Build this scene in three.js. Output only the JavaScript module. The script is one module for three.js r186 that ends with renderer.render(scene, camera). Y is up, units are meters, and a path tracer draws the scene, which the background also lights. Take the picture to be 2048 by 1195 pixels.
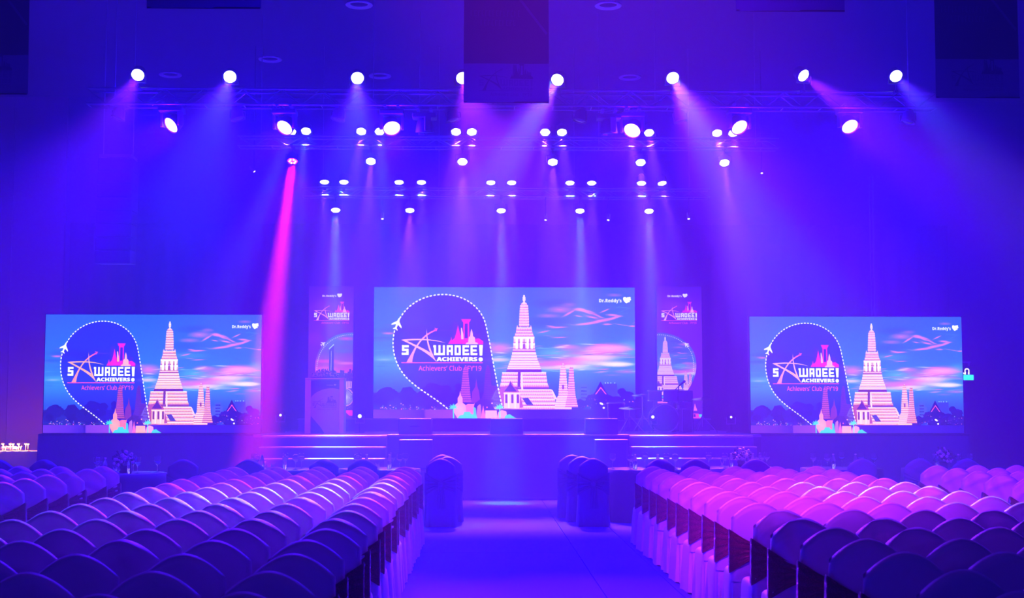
import * as THREE from 'three';
import { mergeGeometries, mergeVertices } from 'three/addons/utils/BufferGeometryUtils.js';
import { RoundedBoxGeometry } from 'three/addons/geometries/RoundedBoxGeometry.js';
import { RectAreaLightUniformsLib } from 'three/addons/lights/RectAreaLightUniformsLib.js';

// ------------------------------------------------------------------ camera, haze, exposure, levels of light
const scene = new THREE.Scene();
const camera = new THREE.PerspectiveCamera(24.6907, 2048 / 1195, 0.1, 120);
camera.position.set(-0.53, 1.69, 0);
camera.rotation.order = 'YXZ';
camera.rotation.set(0.079502, -0.023365, 0);
camera.focus = 28; camera.userData.fStop = 5.6;
const renderer = new THREE.WebGLRenderer({ antialias: true });
renderer.toneMapping = THREE.LinearToneMapping;
renderer.toneMappingExposure = 1.0;
renderer.shadowMap.enabled = true;
RectAreaLightUniformsLib.init();
scene.background = new THREE.Color(0x000000);
scene.fog = new THREE.FogExp2(new THREE.Color(0.95, 0.95, 0.95), 0.02);   // theatrical haze filling the hall
const L = {                                                            // candela of each kind of fitting and of the added fill, and its colour
  front: 1300, mid: 1400, rear: 1500, wash: 1000, addedFill: 105, pink: 3200, house: 420, profile: 2300, screen: 0.5, glow: 8,
};
const C = {
  purple: new THREE.Color().setRGB(0.22, 0.032, 1), cyan: new THREE.Color().setRGB(0.03, 0.36, 1), pinkish: new THREE.Color().setRGB(0.42, 0.02, 1), violet: new THREE.Color().setRGB(0.035, 0.003, 1),
  blue: new THREE.Color().setRGB(0.019, 0.0004, 1), magenta: new THREE.Color().setRGB(1, 0.015, 0.55),
};

// ------------------------------------------------------------------ helpers
let seed = 7;
const rnd = () => { seed = (seed * 16807) % 2147483647; return (seed - 1) / 2147483646; };
const rr = (a, b) => a + (b - a) * rnd();
const used = {};
const numbered = (n) => { const k = used[n] ?? 0; used[n] = k + 1; return k ? n + '_' + String(k).padStart(3, '0') : n; };
const shade = (m) => { m.castShadow = true; m.receiveShadow = true; return m; };
function obj(name, geo, mat, parent) {
  const m = shade(new THREE.Mesh(Array.isArray(geo) ? mergeGeometries(geo.map((g) => (g.index ? g.toNonIndexed() : g))) : geo, mat));
  m.name = parent ? name : numbered(name);
  (parent ?? scene).add(m);
  return m;
}
function tag(o, label, category, group) { Object.assign(o.userData, { label, category }); if (group) o.userData.group = group; return o; }
function thing(name, label, category, p = [0, 0, 0], turn = 0, group) {
  const o = new THREE.Group(); o.name = numbered(name); o.position.set(...p); o.rotation.y = turn; scene.add(o);
  return tag(o, label, category, group);
}
function struct(name, geo, mat) { const m = obj(name, geo, mat); m.userData.kind = 'structure'; return m; }
const box = (x0, x1, y0, y1, z0, z1) => new THREE.BoxGeometry(x1 - x0, y1 - y0, z1 - z0).translate((x0 + x1) / 2, (y0 + y1) / 2, (z0 + z1) / 2);
const rbox = (x0, x1, y0, y1, z0, z1, r = 0.01) => new RoundedBoxGeometry(x1 - x0, y1 - y0, z1 - z0, 2, r).translate((x0 + x1) / 2, (y0 + y1) / 2, (z0 + z1) / 2);
const V = (x, y, z) => new THREE.Vector3(x, y, z);
function rod(a, b, r, seg = 6) {
  const d = b.clone().sub(a), g = new THREE.CylinderGeometry(r, r, d.length(), seg);
  return g.applyQuaternion(new THREE.Quaternion().setFromUnitVectors(V(0, 1, 0), d.normalize())).translate((a.x + b.x) / 2, (a.y + b.y) / 2, (a.z + b.z) / 2);
}
const lathe = (pts, seg = 20) => new THREE.LatheGeometry(pts.map(([r, y]) => new THREE.Vector2(r, y)), seg);
function grid(nu, nv, f, closedU = false) {                              // a sheet of (nu+1)x(nv+1) points f(u, v)
  const p = [], uv = [], idx = [];
  for (let j = 0; j <= nv; j++) for (let i = 0; i <= nu; i++) { p.push(...f(i / nu, j / nv)); uv.push(i / nu, j / nv); }
  for (let j = 0; j < nv; j++) for (let i = 0; i < nu; i++) { const a = j * (nu + 1) + i, b = a + 1, c = a + nu + 1, d = c + 1; idx.push(a, b, d, a, d, c); }
  const g = new THREE.BufferGeometry();
  g.setAttribute('position', new THREE.Float32BufferAttribute(p, 3)); g.setAttribute('uv', new THREE.Float32BufferAttribute(uv, 2)); g.setIndex(idx);
  g.computeVertexNormals();
  if (closedU) { const n = g.attributes.normal; for (let j = 0; j <= nv; j++) { const a = j * (nu + 1), b = a + nu; const s = V(n.getX(a) + n.getX(b), n.getY(a) + n.getY(b), n.getZ(a) + n.getZ(b)).normalize(); n.setXYZ(a, s.x, s.y, s.z); n.setXYZ(b, s.x, s.y, s.z); } }
  return g;
}
const std = (r, g, b, rough = 0.8, metal = 0, more = {}) => new THREE.MeshStandardMaterial({ color: new THREE.Color().setRGB(r, g, b), roughness: rough, metalness: metal, ...more });
function noiseMap(size, f, srgb, rep) {
  const d = new Uint8Array(size * size * 4);
  for (let y = 0; y < size; y++) for (let x = 0; x < size; x++) { const c = f(x, y); d.set([c, c, c, 255], (y * size + x) * 4); }
  const t = new THREE.DataTexture(d, size, size); t.wrapS = t.wrapT = THREE.RepeatWrapping; t.magFilter = THREE.LinearFilter; t.repeat.set(...rep); t.needsUpdate = true;
  if (srgb) t.colorSpace = THREE.SRGBColorSpace;
  return t;
}
function canvasTexture(w, h, draw) {
  const c = document.createElement('canvas'); c.width = w; c.height = h; draw(c.getContext('2d'), w, h);
  const t = new THREE.CanvasTexture(c); t.colorSpace = THREE.SRGBColorSpace; t.magFilter = THREE.LinearFilter; return t;
}
const ordinal = ['first', 'second', 'third', 'fourth', 'fifth', 'sixth', 'seventh', 'eighth', 'ninth', 'tenth', 'eleventh', 'twelfth', 'thirteenth', 'fourteenth', 'fifteenth', 'sixteenth', 'seventeenth', 'eighteenth'];

// ------------------------------------------------------------------ materials
const carpetNoise = noiseMap(256, () => 190 + rnd() * 65, true, [6, 6]);
const weave = noiseMap(128, (x, y) => 128 + 60 * Math.sin(x * Math.PI / 4) * Math.sin(y * Math.PI / 4) + 30 * rnd(), false, [24, 24]);
const glitter = noiseMap(128, () => 255 * Math.pow(rnd(), 2), false, [2, 1.2]), paintedSparkle = noiseMap(128, () => (rnd() < 0.07 ? 255 : 120 + 60 * rnd()), true, [2, 1.2]);  // bright specks paint sequin sparkle into the sash colour
const M = {
  carpet: std(0.03, 0.015, 0.42, 0.95, 0, { map: carpetNoise }),
  aisle: std(0.012, 0.008, 0.62, 0.9, 0, { map: carpetNoise }),
  wall: std(0.06, 0.05, 0.07, 0.8), partition: std(0.22, 0.075, 0.12, 0.7), ceiling: std(0.08, 0.06, 0.12, 0.9), drape: std(0.02, 0.02, 0.03, 0.95),
  stageSkirt: std(0.05, 0.04, 0.09, 0.85), deck: std(0.30, 0.26, 0.34, 0.55), nosing: std(0.9, 0.86, 0.9, 0.34, 0.35), riser: std(0.11, 0.08, 0.16, 0.8),
  black: std(0.015, 0.015, 0.018, 0.6), blackGloss: std(0.012, 0.012, 0.015, 0.25), grille: std(0.03, 0.03, 0.035, 0.7, 0.3), darkAlu: std(0.16, 0.16, 0.18, 0.4, 0.7), cyanLitAlu: std(0.2, 0.35, 0.38, 0.32, 0.9), chrome: std(0.8, 0.8, 0.82, 0.12, 1), steel: std(0.35, 0.36, 0.38, 0.4, 0.8),  // truss aluminium tinted to carry cyan lamp glare in its colour
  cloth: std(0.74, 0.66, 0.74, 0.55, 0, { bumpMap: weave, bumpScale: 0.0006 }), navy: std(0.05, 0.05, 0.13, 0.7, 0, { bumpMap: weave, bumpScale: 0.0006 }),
  darkCloth: std(0.10, 0.10, 0.16, 0.6), sequin: std(0.85, 0.08, 0.32, 0.35, 0.35, { map: paintedSparkle, bumpMap: glitter, bumpScale: 0.012 }),
  tablecloth: std(0.03, 0.03, 0.08, 0.7), linen: std(0.75, 0.72, 0.75, 0.7), whiteBoard: std(0.85, 0.78, 0.85, 0.5),
  glass: new THREE.MeshPhysicalMaterial({ color: 0xffffff, roughness: 0.03, transmission: 1, thickness: 0.004, ior: 1.5 }),
  leaf: std(0.05, 0.12, 0.05, 0.7), flower: std(0.7, 0.55, 0.7, 0.6), drumShell: std(0.10, 0.03, 0.06, 0.25), drumHead: std(0.45, 0.42, 0.5, 0.5), brass: std(0.75, 0.55, 0.25, 0.25, 0.9),
};
const glowMat = (r, g, b, k = 1) => new THREE.MeshStandardMaterial({ color: 0x000000, emissive: new THREE.Color().setRGB(r, g, b), emissiveIntensity: k, roughness: 0.4 });
M.lensWhite = glowMat(0.5, 0.52, 1.2, L.glow); M.lensMagenta = glowMat(1, 0.02, 0.55, L.glow * 0.8); M.lensCore = glowMat(1.2, 0.5, 1, L.glow * 2); M.tinyRed = glowMat(1, 0.02, 0.15, 8);
// ------------------------------------------------------------------ prints: what the screens and banners show (coordinates of a 2311 x 1160 sheet)
function poly(g, pts, fill) { g.beginPath(); pts.forEach(([x, y], i) => (i ? g.lineTo(x, y) : g.moveTo(x, y))); g.closePath(); g.fillStyle = fill; g.fill(); }
function blob(g, x, y, rx, ry, color, a) {
  g.save(); g.translate(x, y); g.scale(1, ry / rx); const q = g.createRadialGradient(0, 0, 0, 0, 0, rx); q.addColorStop(0, `rgba(${color},${a})`); q.addColorStop(0.55, `rgba(${color},${a * 0.55})`); q.addColorStop(1, `rgba(${color},0)`); g.fillStyle = q; g.beginPath(); g.arc(0, 0, rx, 0, 7); g.fill(); g.restore();
}
function prang(g, cx, prof, tones, ribs, pitch = 19) {                    // a stepped tower drawn tier by tier from [y, half width] pairs; tones: stone, joint, lit edge, rib
  for (let i = 0; i < prof.length - 1; i++) {
    const [y0, w0] = prof[i], [y1, w1] = prof[i + 1], n = Math.max(1, Math.round((y1 - y0) / pitch));
    for (let k = 0; k < n; k++) {
      const a = k / n, b = (k + 1) / n, wa = w0 + (w1 - w0) * a, wb = w0 + (w1 - w0) * b, ya = y0 + (y1 - y0) * a, yb = y0 + (y1 - y0) * b, h = yb - ya;
      poly(g, [[cx - wa, ya], [cx + wa, ya], [cx + wb, yb + 0.6], [cx - wb, yb + 0.6]], tones[0]);
      if (ribs) for (let x = -wb + 5; x < wb; x += ribs) { g.globalAlpha = 0.75; poly(g, [[cx + x, ya], [cx + x + 4.5, ya], [cx + x + 4.5, yb], [cx + x, yb]], tones[3]); g.globalAlpha = 1; }
      poly(g, [[cx - wa - 2, ya], [cx + wa + 2, ya], [cx + wa + 2, ya + h * 0.34], [cx - wa - 2, ya + h * 0.34]], tones[2]);
      poly(g, [[cx - wb, yb - h * 0.2], [cx + wb, yb - h * 0.2], [cx + wb, yb], [cx - wb, yb]], tones[1]);
    }
  }
  const y0 = prof[0][0], y1 = prof[prof.length - 1][0], w = prof[prof.length - 1][1];
}
function plane(g, x, y, s, turn, fill = '#fff') {
  g.save(); g.translate(x, y); g.rotate(turn); g.scale(s, s); g.fillStyle = fill; g.beginPath();
  g.moveTo(0, -60); g.quadraticCurveTo(10, -52, 9, -28); g.lineTo(48, 12); g.lineTo(48, 24); g.lineTo(9, 4); g.lineTo(7, 34); g.lineTo(22, 48); g.lineTo(22, 56); g.lineTo(0, 48); g.lineTo(-22, 56); g.lineTo(-22, 48); g.lineTo(-7, 34); g.lineTo(-9, 4); g.lineTo(-48, 24); g.lineTo(-48, 12); g.lineTo(-9, -28); g.quadraticCurveTo(-10, -52, 0, -60); g.fill(); g.restore();
}
function heart(g, x, y, s, fill = '#fff', cut = null) {                   // heart of rounded petals
  g.fillStyle = fill; g.beginPath(); g.moveTo(x, y + 30 * s); g.bezierCurveTo(x - 38 * s, y + 4 * s, x - 40 * s, y - 30 * s, x - 14 * s, y - 30 * s); g.quadraticCurveTo(x - 2 * s, y - 28 * s, x, y - 18 * s); g.quadraticCurveTo(x + 6 * s, y - 32 * s, x + 18 * s, y - 28 * s); g.bezierCurveTo(x + 42 * s, y - 26 * s, x + 34 * s, y + 8 * s, x, y + 30 * s); g.fill();
  for (const [a, b, r] of [[30, -22, 9], [34, -6, 8], [22, 10, 9]]) { g.beginPath(); g.arc(x + a * s, y + b * s, r * s, 0, 7); g.fill(); }
  if (cut) { g.fillStyle = cut; for (const [a, b] of [[8, -8], [14, 2], [4, 6], [18, -14]]) { g.beginPath(); g.arc(x + a * s, y + b * s, 3.2 * s, 0, 7); g.fill(); } }
}
function letters(g, x, y, h, lw, fill) {                                 // squared display letters: W A D E E !
  g.strokeStyle = fill; g.lineWidth = lw; g.lineJoin = 'miter'; g.lineCap = 'butt';
  const path = (...ps) => { g.beginPath(); ps.forEach(([a, b], i) => (i ? g.lineTo(x + a, y + b * h) : g.moveTo(x + a, y + b * h))); g.stroke(); };
  const k = lw / h / 2, e = lw / 2;
  path([-16, k], [0, k], [0, 1 - k], [78, 1 - k], [78, 0]); path([39, 0], [39, 1]);
  path([103 + e, 1], [103 + e, k], [158 - e, k], [158 - e, 1]); path([103, 0.58], [158, 0.58]);
  path([172, k], [227 - e, k], [227 - e, 1 - k], [172 + e, 1 - k], [172 + e, k]);
  for (const o of [242, 313]) { path([o + 58, k], [o + e, k], [o + e, 1 - k], [o + 60, 1 - k]); path([o, 0.52], [o + 54, 0.52]); }
}
function logo(g, tone = {}) {                                            // the event's lettering, in the sheet's own place (x 240-965, y 300-765)
  const c = { white: '#ffffff', gold: '#ffb04a', gold2: '#ff8a3c', pink: '#f0259c', peach: '#ffb37a', red: '#ff4f7c', dark: 'rgba(70,40,170,0.8)', ...tone };
  // skyline silhouettes on the lettering
  poly(g, [[690, 520], [700, 330], [712, 318], [726, 340], [742, 318], [752, 520]], c.dark); poly(g, [[880, 520], [884, 410], [906, 430], [940, 430], [942, 520]], c.dark);
  poly(g, [[655, 520], [676, 486], [684, 456], [690, 490], [712, 470], [726, 425], [742, 352], [758, 425], [778, 470], [790, 505], [800, 520]], c.pink);
  poly(g, [[770, 300], [858, 300], [848, 322], [840, 328], [842, 470], [852, 520], [782, 520], [790, 470], [788, 328], [780, 322]], c.pink);
  poly(g, [[802, 340], [828, 340], [829, 470], [801, 470]], tone.hole ?? '#3a22b0'); poly(g, [[768, 382], [776, 376], [790, 440], [792, 480], [770, 480]], c.peach);
  poly(g, [[880, 520], [885, 478], [925, 470], [965, 496], [965, 524]], c.pink);
  poly(g, [[808, 524], [818, 508], [832, 506], [836, 462], [850, 452], [852, 420], [862, 386], [872, 420], [876, 452], [892, 464], [894, 504], [914, 510], [920, 524]], c.peach);
  // S
  g.strokeStyle = c.white; g.lineWidth = 20; g.lineJoin = 'miter'; g.lineCap = 'butt';
  g.beginPath(); g.moveTo(308, 542); g.lineTo(258, 542); g.lineTo(258, 574); g.lineTo(297, 574); g.lineTo(297, 608); g.lineTo(246, 608); g.stroke();
  letters(g, 540, 532, 88, 19, c.white);
  poly(g, [[928, 530], [962, 530], [957, 624], [934, 624]], c.white); g.fillStyle = c.white; g.beginPath(); g.arc(943, 657, 19, 0, 7); g.fill();
  // swoosh A
  const sw = (fill, f) => { g.fillStyle = fill; g.beginPath(); f(); g.fill(); };
  const gr = g.createLinearGradient(280, 690, 560, 380); gr.addColorStop(0, c.gold2); gr.addColorStop(0.5, c.gold); gr.addColorStop(1, c.red);
  sw(gr, () => { g.moveTo(285, 688); g.bezierCurveTo(340, 600, 400, 440, 540, 396); g.lineTo(548, 404); g.bezierCurveTo(430, 450, 350, 560, 338, 688); });
  sw(c.gold, () => { g.moveTo(466, 380); g.bezierCurveTo(470, 480, 490, 560, 556, 684); g.bezierCurveTo(490, 610, 400, 560, 240, 484); g.bezierCurveTo(360, 470, 520, 470, 636, 512); g.bezierCurveTo(520, 486, 420, 482, 290, 492); g.bezierCurveTo(400, 545, 460, 570, 500, 600); g.bezierCurveTo(472, 540, 458, 470, 466, 380); });
  plane(g, 548, 392, 0.36, 1.1, c.red);
  g.fillStyle = c.red; g.fillRect(244, 683, 718, 8);
  g.fillStyle = c.white; g.font = 'bold 46px sans-serif'; g.textAlign = 'left'; g.textBaseline = 'alphabetic'; g.strokeStyle = c.white; g.lineWidth = 3;
  const text = (s, x, y, w) => { g.save(); g.translate(x, y); g.scale(w / g.measureText(s).width, 1); g.fillText(s, 0, 0); if (g.lineWidth > 1) g.strokeText(s, 0, 0); g.restore(); };
  text('ACHIEVERS', 556, 671, 358);
  g.fillStyle = g.strokeStyle = c.red; g.font = '58px sans-serif'; g.lineWidth = 1.5; text('Achievers\u2019 Club \u00B7 FY\u201919', 396, 757, 556);
}
function brand(g, x, y, s) { g.fillStyle = '#fff'; g.font = `bold ${44 * s}px sans-serif`; g.textAlign = 'left'; g.textBaseline = 'alphabetic'; g.fillText('Dr.Reddy\u2019s', x, y); const w = g.measureText('Dr.Reddy\u2019s').width; heart(g, x + w + 46 * s, y - 20 * s, 1.05 * s, '#fff', 'rgba(60,100,220,0.8)'); }
function sky(g, x0, x1, y0, y1) {
  const q = g.createLinearGradient(0, y0, 0, y1); q.addColorStop(0, '#1c5fd2'); q.addColorStop(0.35, '#1f6fe0'); q.addColorStop(0.62, '#2a86e6'); q.addColorStop(0.78, '#1a55c8'); q.addColorStop(1, '#0c2f98'); g.fillStyle = q; g.fillRect(x0, y0, x1 - x0, y1 - y0);
}
function clouds(g) {
  const P = '255,120,190', W = '255,215,235', B = '90,190,255', D = '30,50,150';
  for (const [x, y, rx, ry, c, a] of [[1600, 160, 260, 50, D, 0.35], [350, 400, 420, 40, D, 0.5], [500, 440, 330, 26, D, 0.5], [150, 650, 260, 40, B, 0.5], [100, 470, 220, 20, D, 0.3], [1500, 330, 300, 60, D, 0.25], [1600, 600, 200, 60, B, 0.75], [2250, 560, 130, 90, B, 0.7], [1500, 420, 300, 40, B, 0.35],
    [1650, 215, 150, 40, P, 0.75], [1540, 270, 140, 26, P, 0.6], [1730, 170, 90, 26, P, 0.5], [2130, 85, 90, 20, P, 0.55], [130, 428, 80, 15, P, 0.85], [620, 400, 150, 12, P, 0.5], [90, 660, 100, 14, W, 0.4],
    [1960, 590, 340, 80, P, 0.85], [2090, 555, 240, 60, P, 0.95], [1830, 650, 300, 60, P, 0.95], [2000, 690, 320, 46, W, 0.8], [1660, 700, 240, 50, P, 0.95], [1420, 690, 260, 60, P, 0.8], [1560, 735, 240, 26, W, 0.75], [2160, 700, 160, 30, W, 0.85], [1700, 545, 140, 34, P, 0.8], [1110, 560, 160, 70, P, 0.9], [1100, 660, 150, 28, W, 0.9], [980, 520, 100, 26, P, 0.7], [2230, 765, 150, 22, P, 0.6], [2100, 795, 120, 14, P, 0.35], [1830, 740, 260, 20, W, 0.6], [1750, 625, 160, 22, B, 0.5]]) blob(g, x, y, rx, ry, c, a);
  g.lineCap = 'round'; g.lineJoin = 'round';
  const wisp = (pts, fill) => { g.fillStyle = fill; g.beginPath(); g.moveTo(...pts[0]); for (let i = 1; i < pts.length; i++) { const a = pts[i - 1], b = pts[i]; g.quadraticCurveTo(a[0], a[1], (a[0] + b[0]) / 2, (a[1] + b[1]) / 2); } g.closePath(); g.fill(); };
  const streak = (x, y, rx, ry, t, c, a) => { g.save(); g.translate(x, y); g.rotate(t); blob(g, 0, 0, rx, ry, c, a); blob(g, rx * 0.1, 0, rx * 0.7, ry * 0.6, c, a); g.restore(); };
  for (const q of [[1990, 318, 150, 22, -0.2], [1860, 342, 140, 16, -0.1], [2120, 290, 110, 18, -0.3], [1880, 230, 110, 24, 0.35], [1960, 255, 90, 16, 0.5], [1815, 215, 70, 22, 0.1], [2040, 225, 70, 10, -0.4], [2110, 262, 80, 15, 0.05], [1930, 282, 100, 12, 0.15], [2060, 345, 60, 10, 0], [1810, 272, 55, 10, 0.15], [1620, 372, 130, 12, -0.03], [1500, 412, 80, 10, -0.2], [1640, 462, 110, 7, -0.05], [2290, 360, 50, 10, 0], [1560, 362, 60, 8, 0.1], [1720, 250, 90, 14, -0.5]]) streak(...q, '255,128,190', 0.8);
  for (let i = 0; i < 90; i++) { const x = rr(1100, 2300), y = rr(520, 780); streak(x, y, rr(40, 130), rr(3, 9), rr(-0.08, 0.05), ['255,150,205', '255,230,240', '120,190,255', '255,110,185'][i % 4], rr(0.25, 0.6)); }
  for (let i = 0; i < 40; i++) streak(rr(1450, 2300), rr(170, 470), rr(30, 110), rr(3, 8), rr(-0.45, 0.3), ['255,130,195', '90,150,240', '60,90,210'][i % 3], rr(0.2, 0.5));
  for (let i = 0; i < 40; i++) streak(rr(0, 1100), rr(330, 720), rr(60, 200), rr(4, 12), rr(-0.04, 0.04), ['40,60,180', '90,160,240', '150,90,200'][i % 3], rr(0.15, 0.4));
  blob(g, 2080, 560, 220, 40, '255,170,215', 0.9); blob(g, 2000, 640, 260, 30, '255,225,240', 0.8); blob(g, 2150, 700, 200, 20, '255,240,245', 0.95); blob(g, 1750, 720, 200, 22, '255,225,240', 0.9);
  streak(1900, 612, 70, 5, 0, '90,80,190', 0.7);
}
function temple(g) {
  const Y = ['#ffb860', '#a84a34', '#ffe6a8', '#b8583c'], K = ['#c4543e', '#6a2440', '#e0704a', '#8e3444'], U = (pts) => pts.map(([y, w]) => [y * 1.3707 + 43.6, w * 1.3707]);
  prang(g, 1007, [[710, 3], [740, 18], [880, 30], [1000, 40], [1040, 62], [1100, 90]], K, 14); prang(g, 1046, [[890, 40], [960, 78], [1100, 130]], K, 16);
  prang(g, 1327, U([[30, 3], [45, 8], [60, 9], [74, 4], [82, 12]]), ['#ffdf9a', '#e09050', '#fff4d0', '#ffdf9a'], 0);
  prang(g, 1327, U([[82, 14], [98, 25], [130, 28], [236, 33]]), ['#ffc268', '#a8502e', '#ffe0a0', '#a04e30'], 13, 24);
  for (const s of [-1, 1]) { poly(g, [[1327 + s * 48, 440], [1327 + s * 52, 374], [1327 + s * 60, 352], [1327 + s * 68, 376], [1327 + s * 74, 440]], '#f6a852'); poly(g, [[1327 + s * 24, 440], [1327 + s * 26, 380], [1327 + s * 32, 362], [1327 + s * 38, 384], [1327 + s * 40, 440]], '#ffd890'); }
  prang(g, 1327, U([[240, 47], [262, 50], [300, 63]]), ['#ffb458', '#9c4630', '#ffdc98', '#a04a30'], 15, 26); prang(g, 1327, U([[300, 66], [384, 70]]), ['#ffd480', '#b4623a', '#fff0b8', '#c87a44'], 22, 60); prang(g, 1327, U([[384, 72], [402, 75]]), ['#c06a3c', '#9a4434', '#ffd890', '#8a4030'], 12);
  g.fillStyle = '#fff6cc'; for (const x of [-74, -34, 22, 60]) g.fillRect(1327 + x, 468, 18, 96); g.fillStyle = '#9c4a34'; for (const x of [-50, -4, 46]) g.fillRect(1327 + x, 476, 8, 84); g.fillRect(1316, 520, 22, 40);
  prang(g, 1327, U([[402, 76], [440, 84], [472, 96], [490, 103], [514, 110]]), ['#ffc870', '#923c34', '#fff0bc', '#ffc870'], 0, 21);
  poly(g, [[1327 - 156, 748], [1327 + 152, 748], [1327 + 156, 770], [1327 - 160, 770]], '#6c2a40');
  prang(g, 1327, U([[530, 140], [600, 150], [628, 160]]), Y, 16, 30); poly(g, [[1327 - 218, 905], [1327 + 218, 905], [1327 + 222, 920], [1327 - 222, 920]], '#7c3440'); prang(g, 1327, U([[640, 172], [700, 196], [772, 210]]), Y, 16, 30);
  for (const s of [-1, 1]) poly(g, [[1327 + s * 236, 920], [1327 + s * 252, 930], [1327 + s * 292, 1010], [1327 + s * 272, 1010]], '#ffd898');
  poly(g, [[1272, 770], [1296, 770], [1292, 900], [1268, 900]], '#6a2834'); poly(g, [[1298, 770], [1312, 770], [1318, 920], [1302, 920]], '#ffe2a0');
  poly(g, [[1105, 930], [1130, 900], [1185, 890], [1206, 850], [1232, 880], [1236, 905], [1270, 920], [1300, 1000], [1320, 1080], [1160, 1100], [1112, 1090]], '#b4503c'); poly(g, [[1150, 960], [1290, 960], [1286, 1090], [1150, 1090]], '#ffc880'); g.fillStyle = '#ffe8b4'; g.fillRect(1146, 950, 148, 10); g.fillRect(1186, 962, 12, 126); g.fillRect(1242, 962, 12, 126);
  g.fillStyle = '#7a3038'; for (const x of [1160, 1213, 1262]) g.fillRect(x, 966, 20, 78); poly(g, [[1206, 840], [1214, 880], [1262, 940], [1150, 940], [1198, 880]], '#5a2450');
  poly(g, [[1310, 1000], [1360, 995], [1410, 1060], [1350, 1060]], '#4a3c78');
  prang(g, 1672, [[690, 2], [712, 16], [730, 22], [850, 33], [980, 42]], ['#ffb85c', '#a84c30', '#ffe4a0', '#b05a36'], 13, 22); prang(g, 1672, [[980, 46], [1000, 60], [1100, 76]], ['#ffc070', '#9a4434', '#ffeab0', '#ffc070'], 0, 22); g.fillStyle = '#8a3c30'; g.fillRect(1662, 880, 18, 40);
  prang(g, 1745, [[722, 3], [740, 18], [880, 27], [980, 36], [1060, 54], [1080, 58]], ['#ee8c3c', '#8a3430', '#ffc070', '#9a4430'], 12, 22);
}
function town(g) {
  const tree = (x, y, r, c) => { g.fillStyle = c; g.beginPath(); for (let i = 0; i < 26; i++) { const a = i / 26 * 6.283, q = r * (0.84 + 0.22 * rnd()); g.lineTo(x + Math.cos(a) * q, y + Math.sin(a) * q * 0.7); } g.fill(); };
  g.fillStyle = '#1a2a78'; g.fillRect(0, 950, 1100, 160); g.fillStyle = '#123'; g.fillStyle = '#3a68c8'; g.fillRect(500, 915, 130, 80); g.fillRect(30, 920, 60, 60); g.fillStyle = '#2c54b4'; g.fillRect(545, 905, 50, 20);
  for (let i = 0; i < 26; i++) tree(rr(-10, 640), rr(930, 1050), rr(40, 90), ['#10155c', '#0c1050', '#141a66'][i % 3]);
  for (let i = 0; i < 8; i++) tree(rr(480, 800), rr(880, 930), rr(30, 60), '#161a6c');
  g.fillStyle = '#3a5cc0'; g.fillRect(1790, 915, 120, 110); g.fillRect(1825, 880, 60, 60); g.fillStyle = '#1c2c80'; for (const y of [900, 930, 960, 990]) g.fillRect(1830, y, 52, 12); g.fillStyle = '#2040a0'; g.fillRect(2030, 870, 120, 160); g.fillStyle = '#9fd0ff'; for (const x of [2042, 2064, 2090, 2125]) g.fillRect(x, 860, 8, 10);
  poly(g, [[1905, 1020], [1960, 930], [2003, 850], [2046, 930], [2110, 1020]], '#1a1656'); g.strokeStyle = '#ff5a5a'; g.lineWidth = 8; g.beginPath(); g.moveTo(1925, 1010); g.lineTo(2005, 905); g.lineTo(2070, 990); g.stroke(); g.strokeStyle = '#ffb080'; g.lineWidth = 4; g.beginPath(); g.moveTo(1940, 1014); g.lineTo(2090, 1014); g.stroke(); g.strokeStyle = '#5ab4ff'; g.beginPath(); g.moveTo(1920, 1010); g.lineTo(1960, 965); g.moveTo(2050, 970); g.lineTo(2095, 1010); g.stroke();
  for (let i = 0; i < 30; i++) tree(rr(1810, 2311), rr(1010, 1090), rr(40, 74), ['#0e1050', '#0a0d44', '#12155c'][i % 3]);
  for (let i = 0; i < 7; i++) tree(2230 + rr(-60, 80), rr(930, 1060), rr(40, 70), '#12155c');
  tree(1365, 1085, 84, '#17104c'); tree(1770, 1090, 50, '#2a1a5c');
  for (let i = 0; i < 110; i++) { const left = i < 70, x = left ? rr(60, 620) : rr(1720, 2300), y = left ? 1098 - 60 * rnd() * rnd() : rr(1000, 1095); g.fillStyle = ['#ff7a9a', '#ffb4a0', '#ff5a8a', '#9fd8ff'][i % 4]; g.globalAlpha = rr(0.4, 1); g.beginPath(); g.arc(x, y, rr(2, 5), 0, 7); g.fill(); } g.globalAlpha = 1;
  g.fillStyle = '#fff4e0'; g.beginPath(); g.ellipse(2010, 1048, 18, 9, 0.5, 0, 7); g.ellipse(2030, 1085, 10, 9, 0, 0, 7); g.fill();
}
function quay(g) {
  const q = g.createLinearGradient(0, 0, 2311, 0); q.addColorStop(0, '#6a35c0'); q.addColorStop(0.12, '#5a2fb4'); q.addColorStop(0.185, '#3a22a0'); q.addColorStop(0.19, '#22157c'); q.addColorStop(0.2, '#7a3cc4'); q.addColorStop(0.3, '#8a44cc'); q.addColorStop(0.45, '#5a2cae'); q.addColorStop(0.6, '#2a1a90'); q.addColorStop(0.75, '#2c1c96'); q.addColorStop(1, '#1c1480'); g.fillStyle = q; g.fillRect(0, 1100, 2311, 80);
}
function palms(g, x, y, c) { g.fillStyle = c; poly(g, [[x - 3, y], [x + 5, y], [x + 9, y + 96], [x - 2, y + 96]], c); for (let i = 0; i < 7; i++) { const a = Math.PI * (1 + i / 6) ; g.save(); g.translate(x, y + 4); g.rotate(a); g.beginPath(); g.moveTo(0, -5); g.quadraticCurveTo(24, -14, 44, 8 * (i < 3 ? -1 : 1)); g.quadraticCurveTo(22, 2, 0, 6); g.fill(); g.restore(); } }
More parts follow.
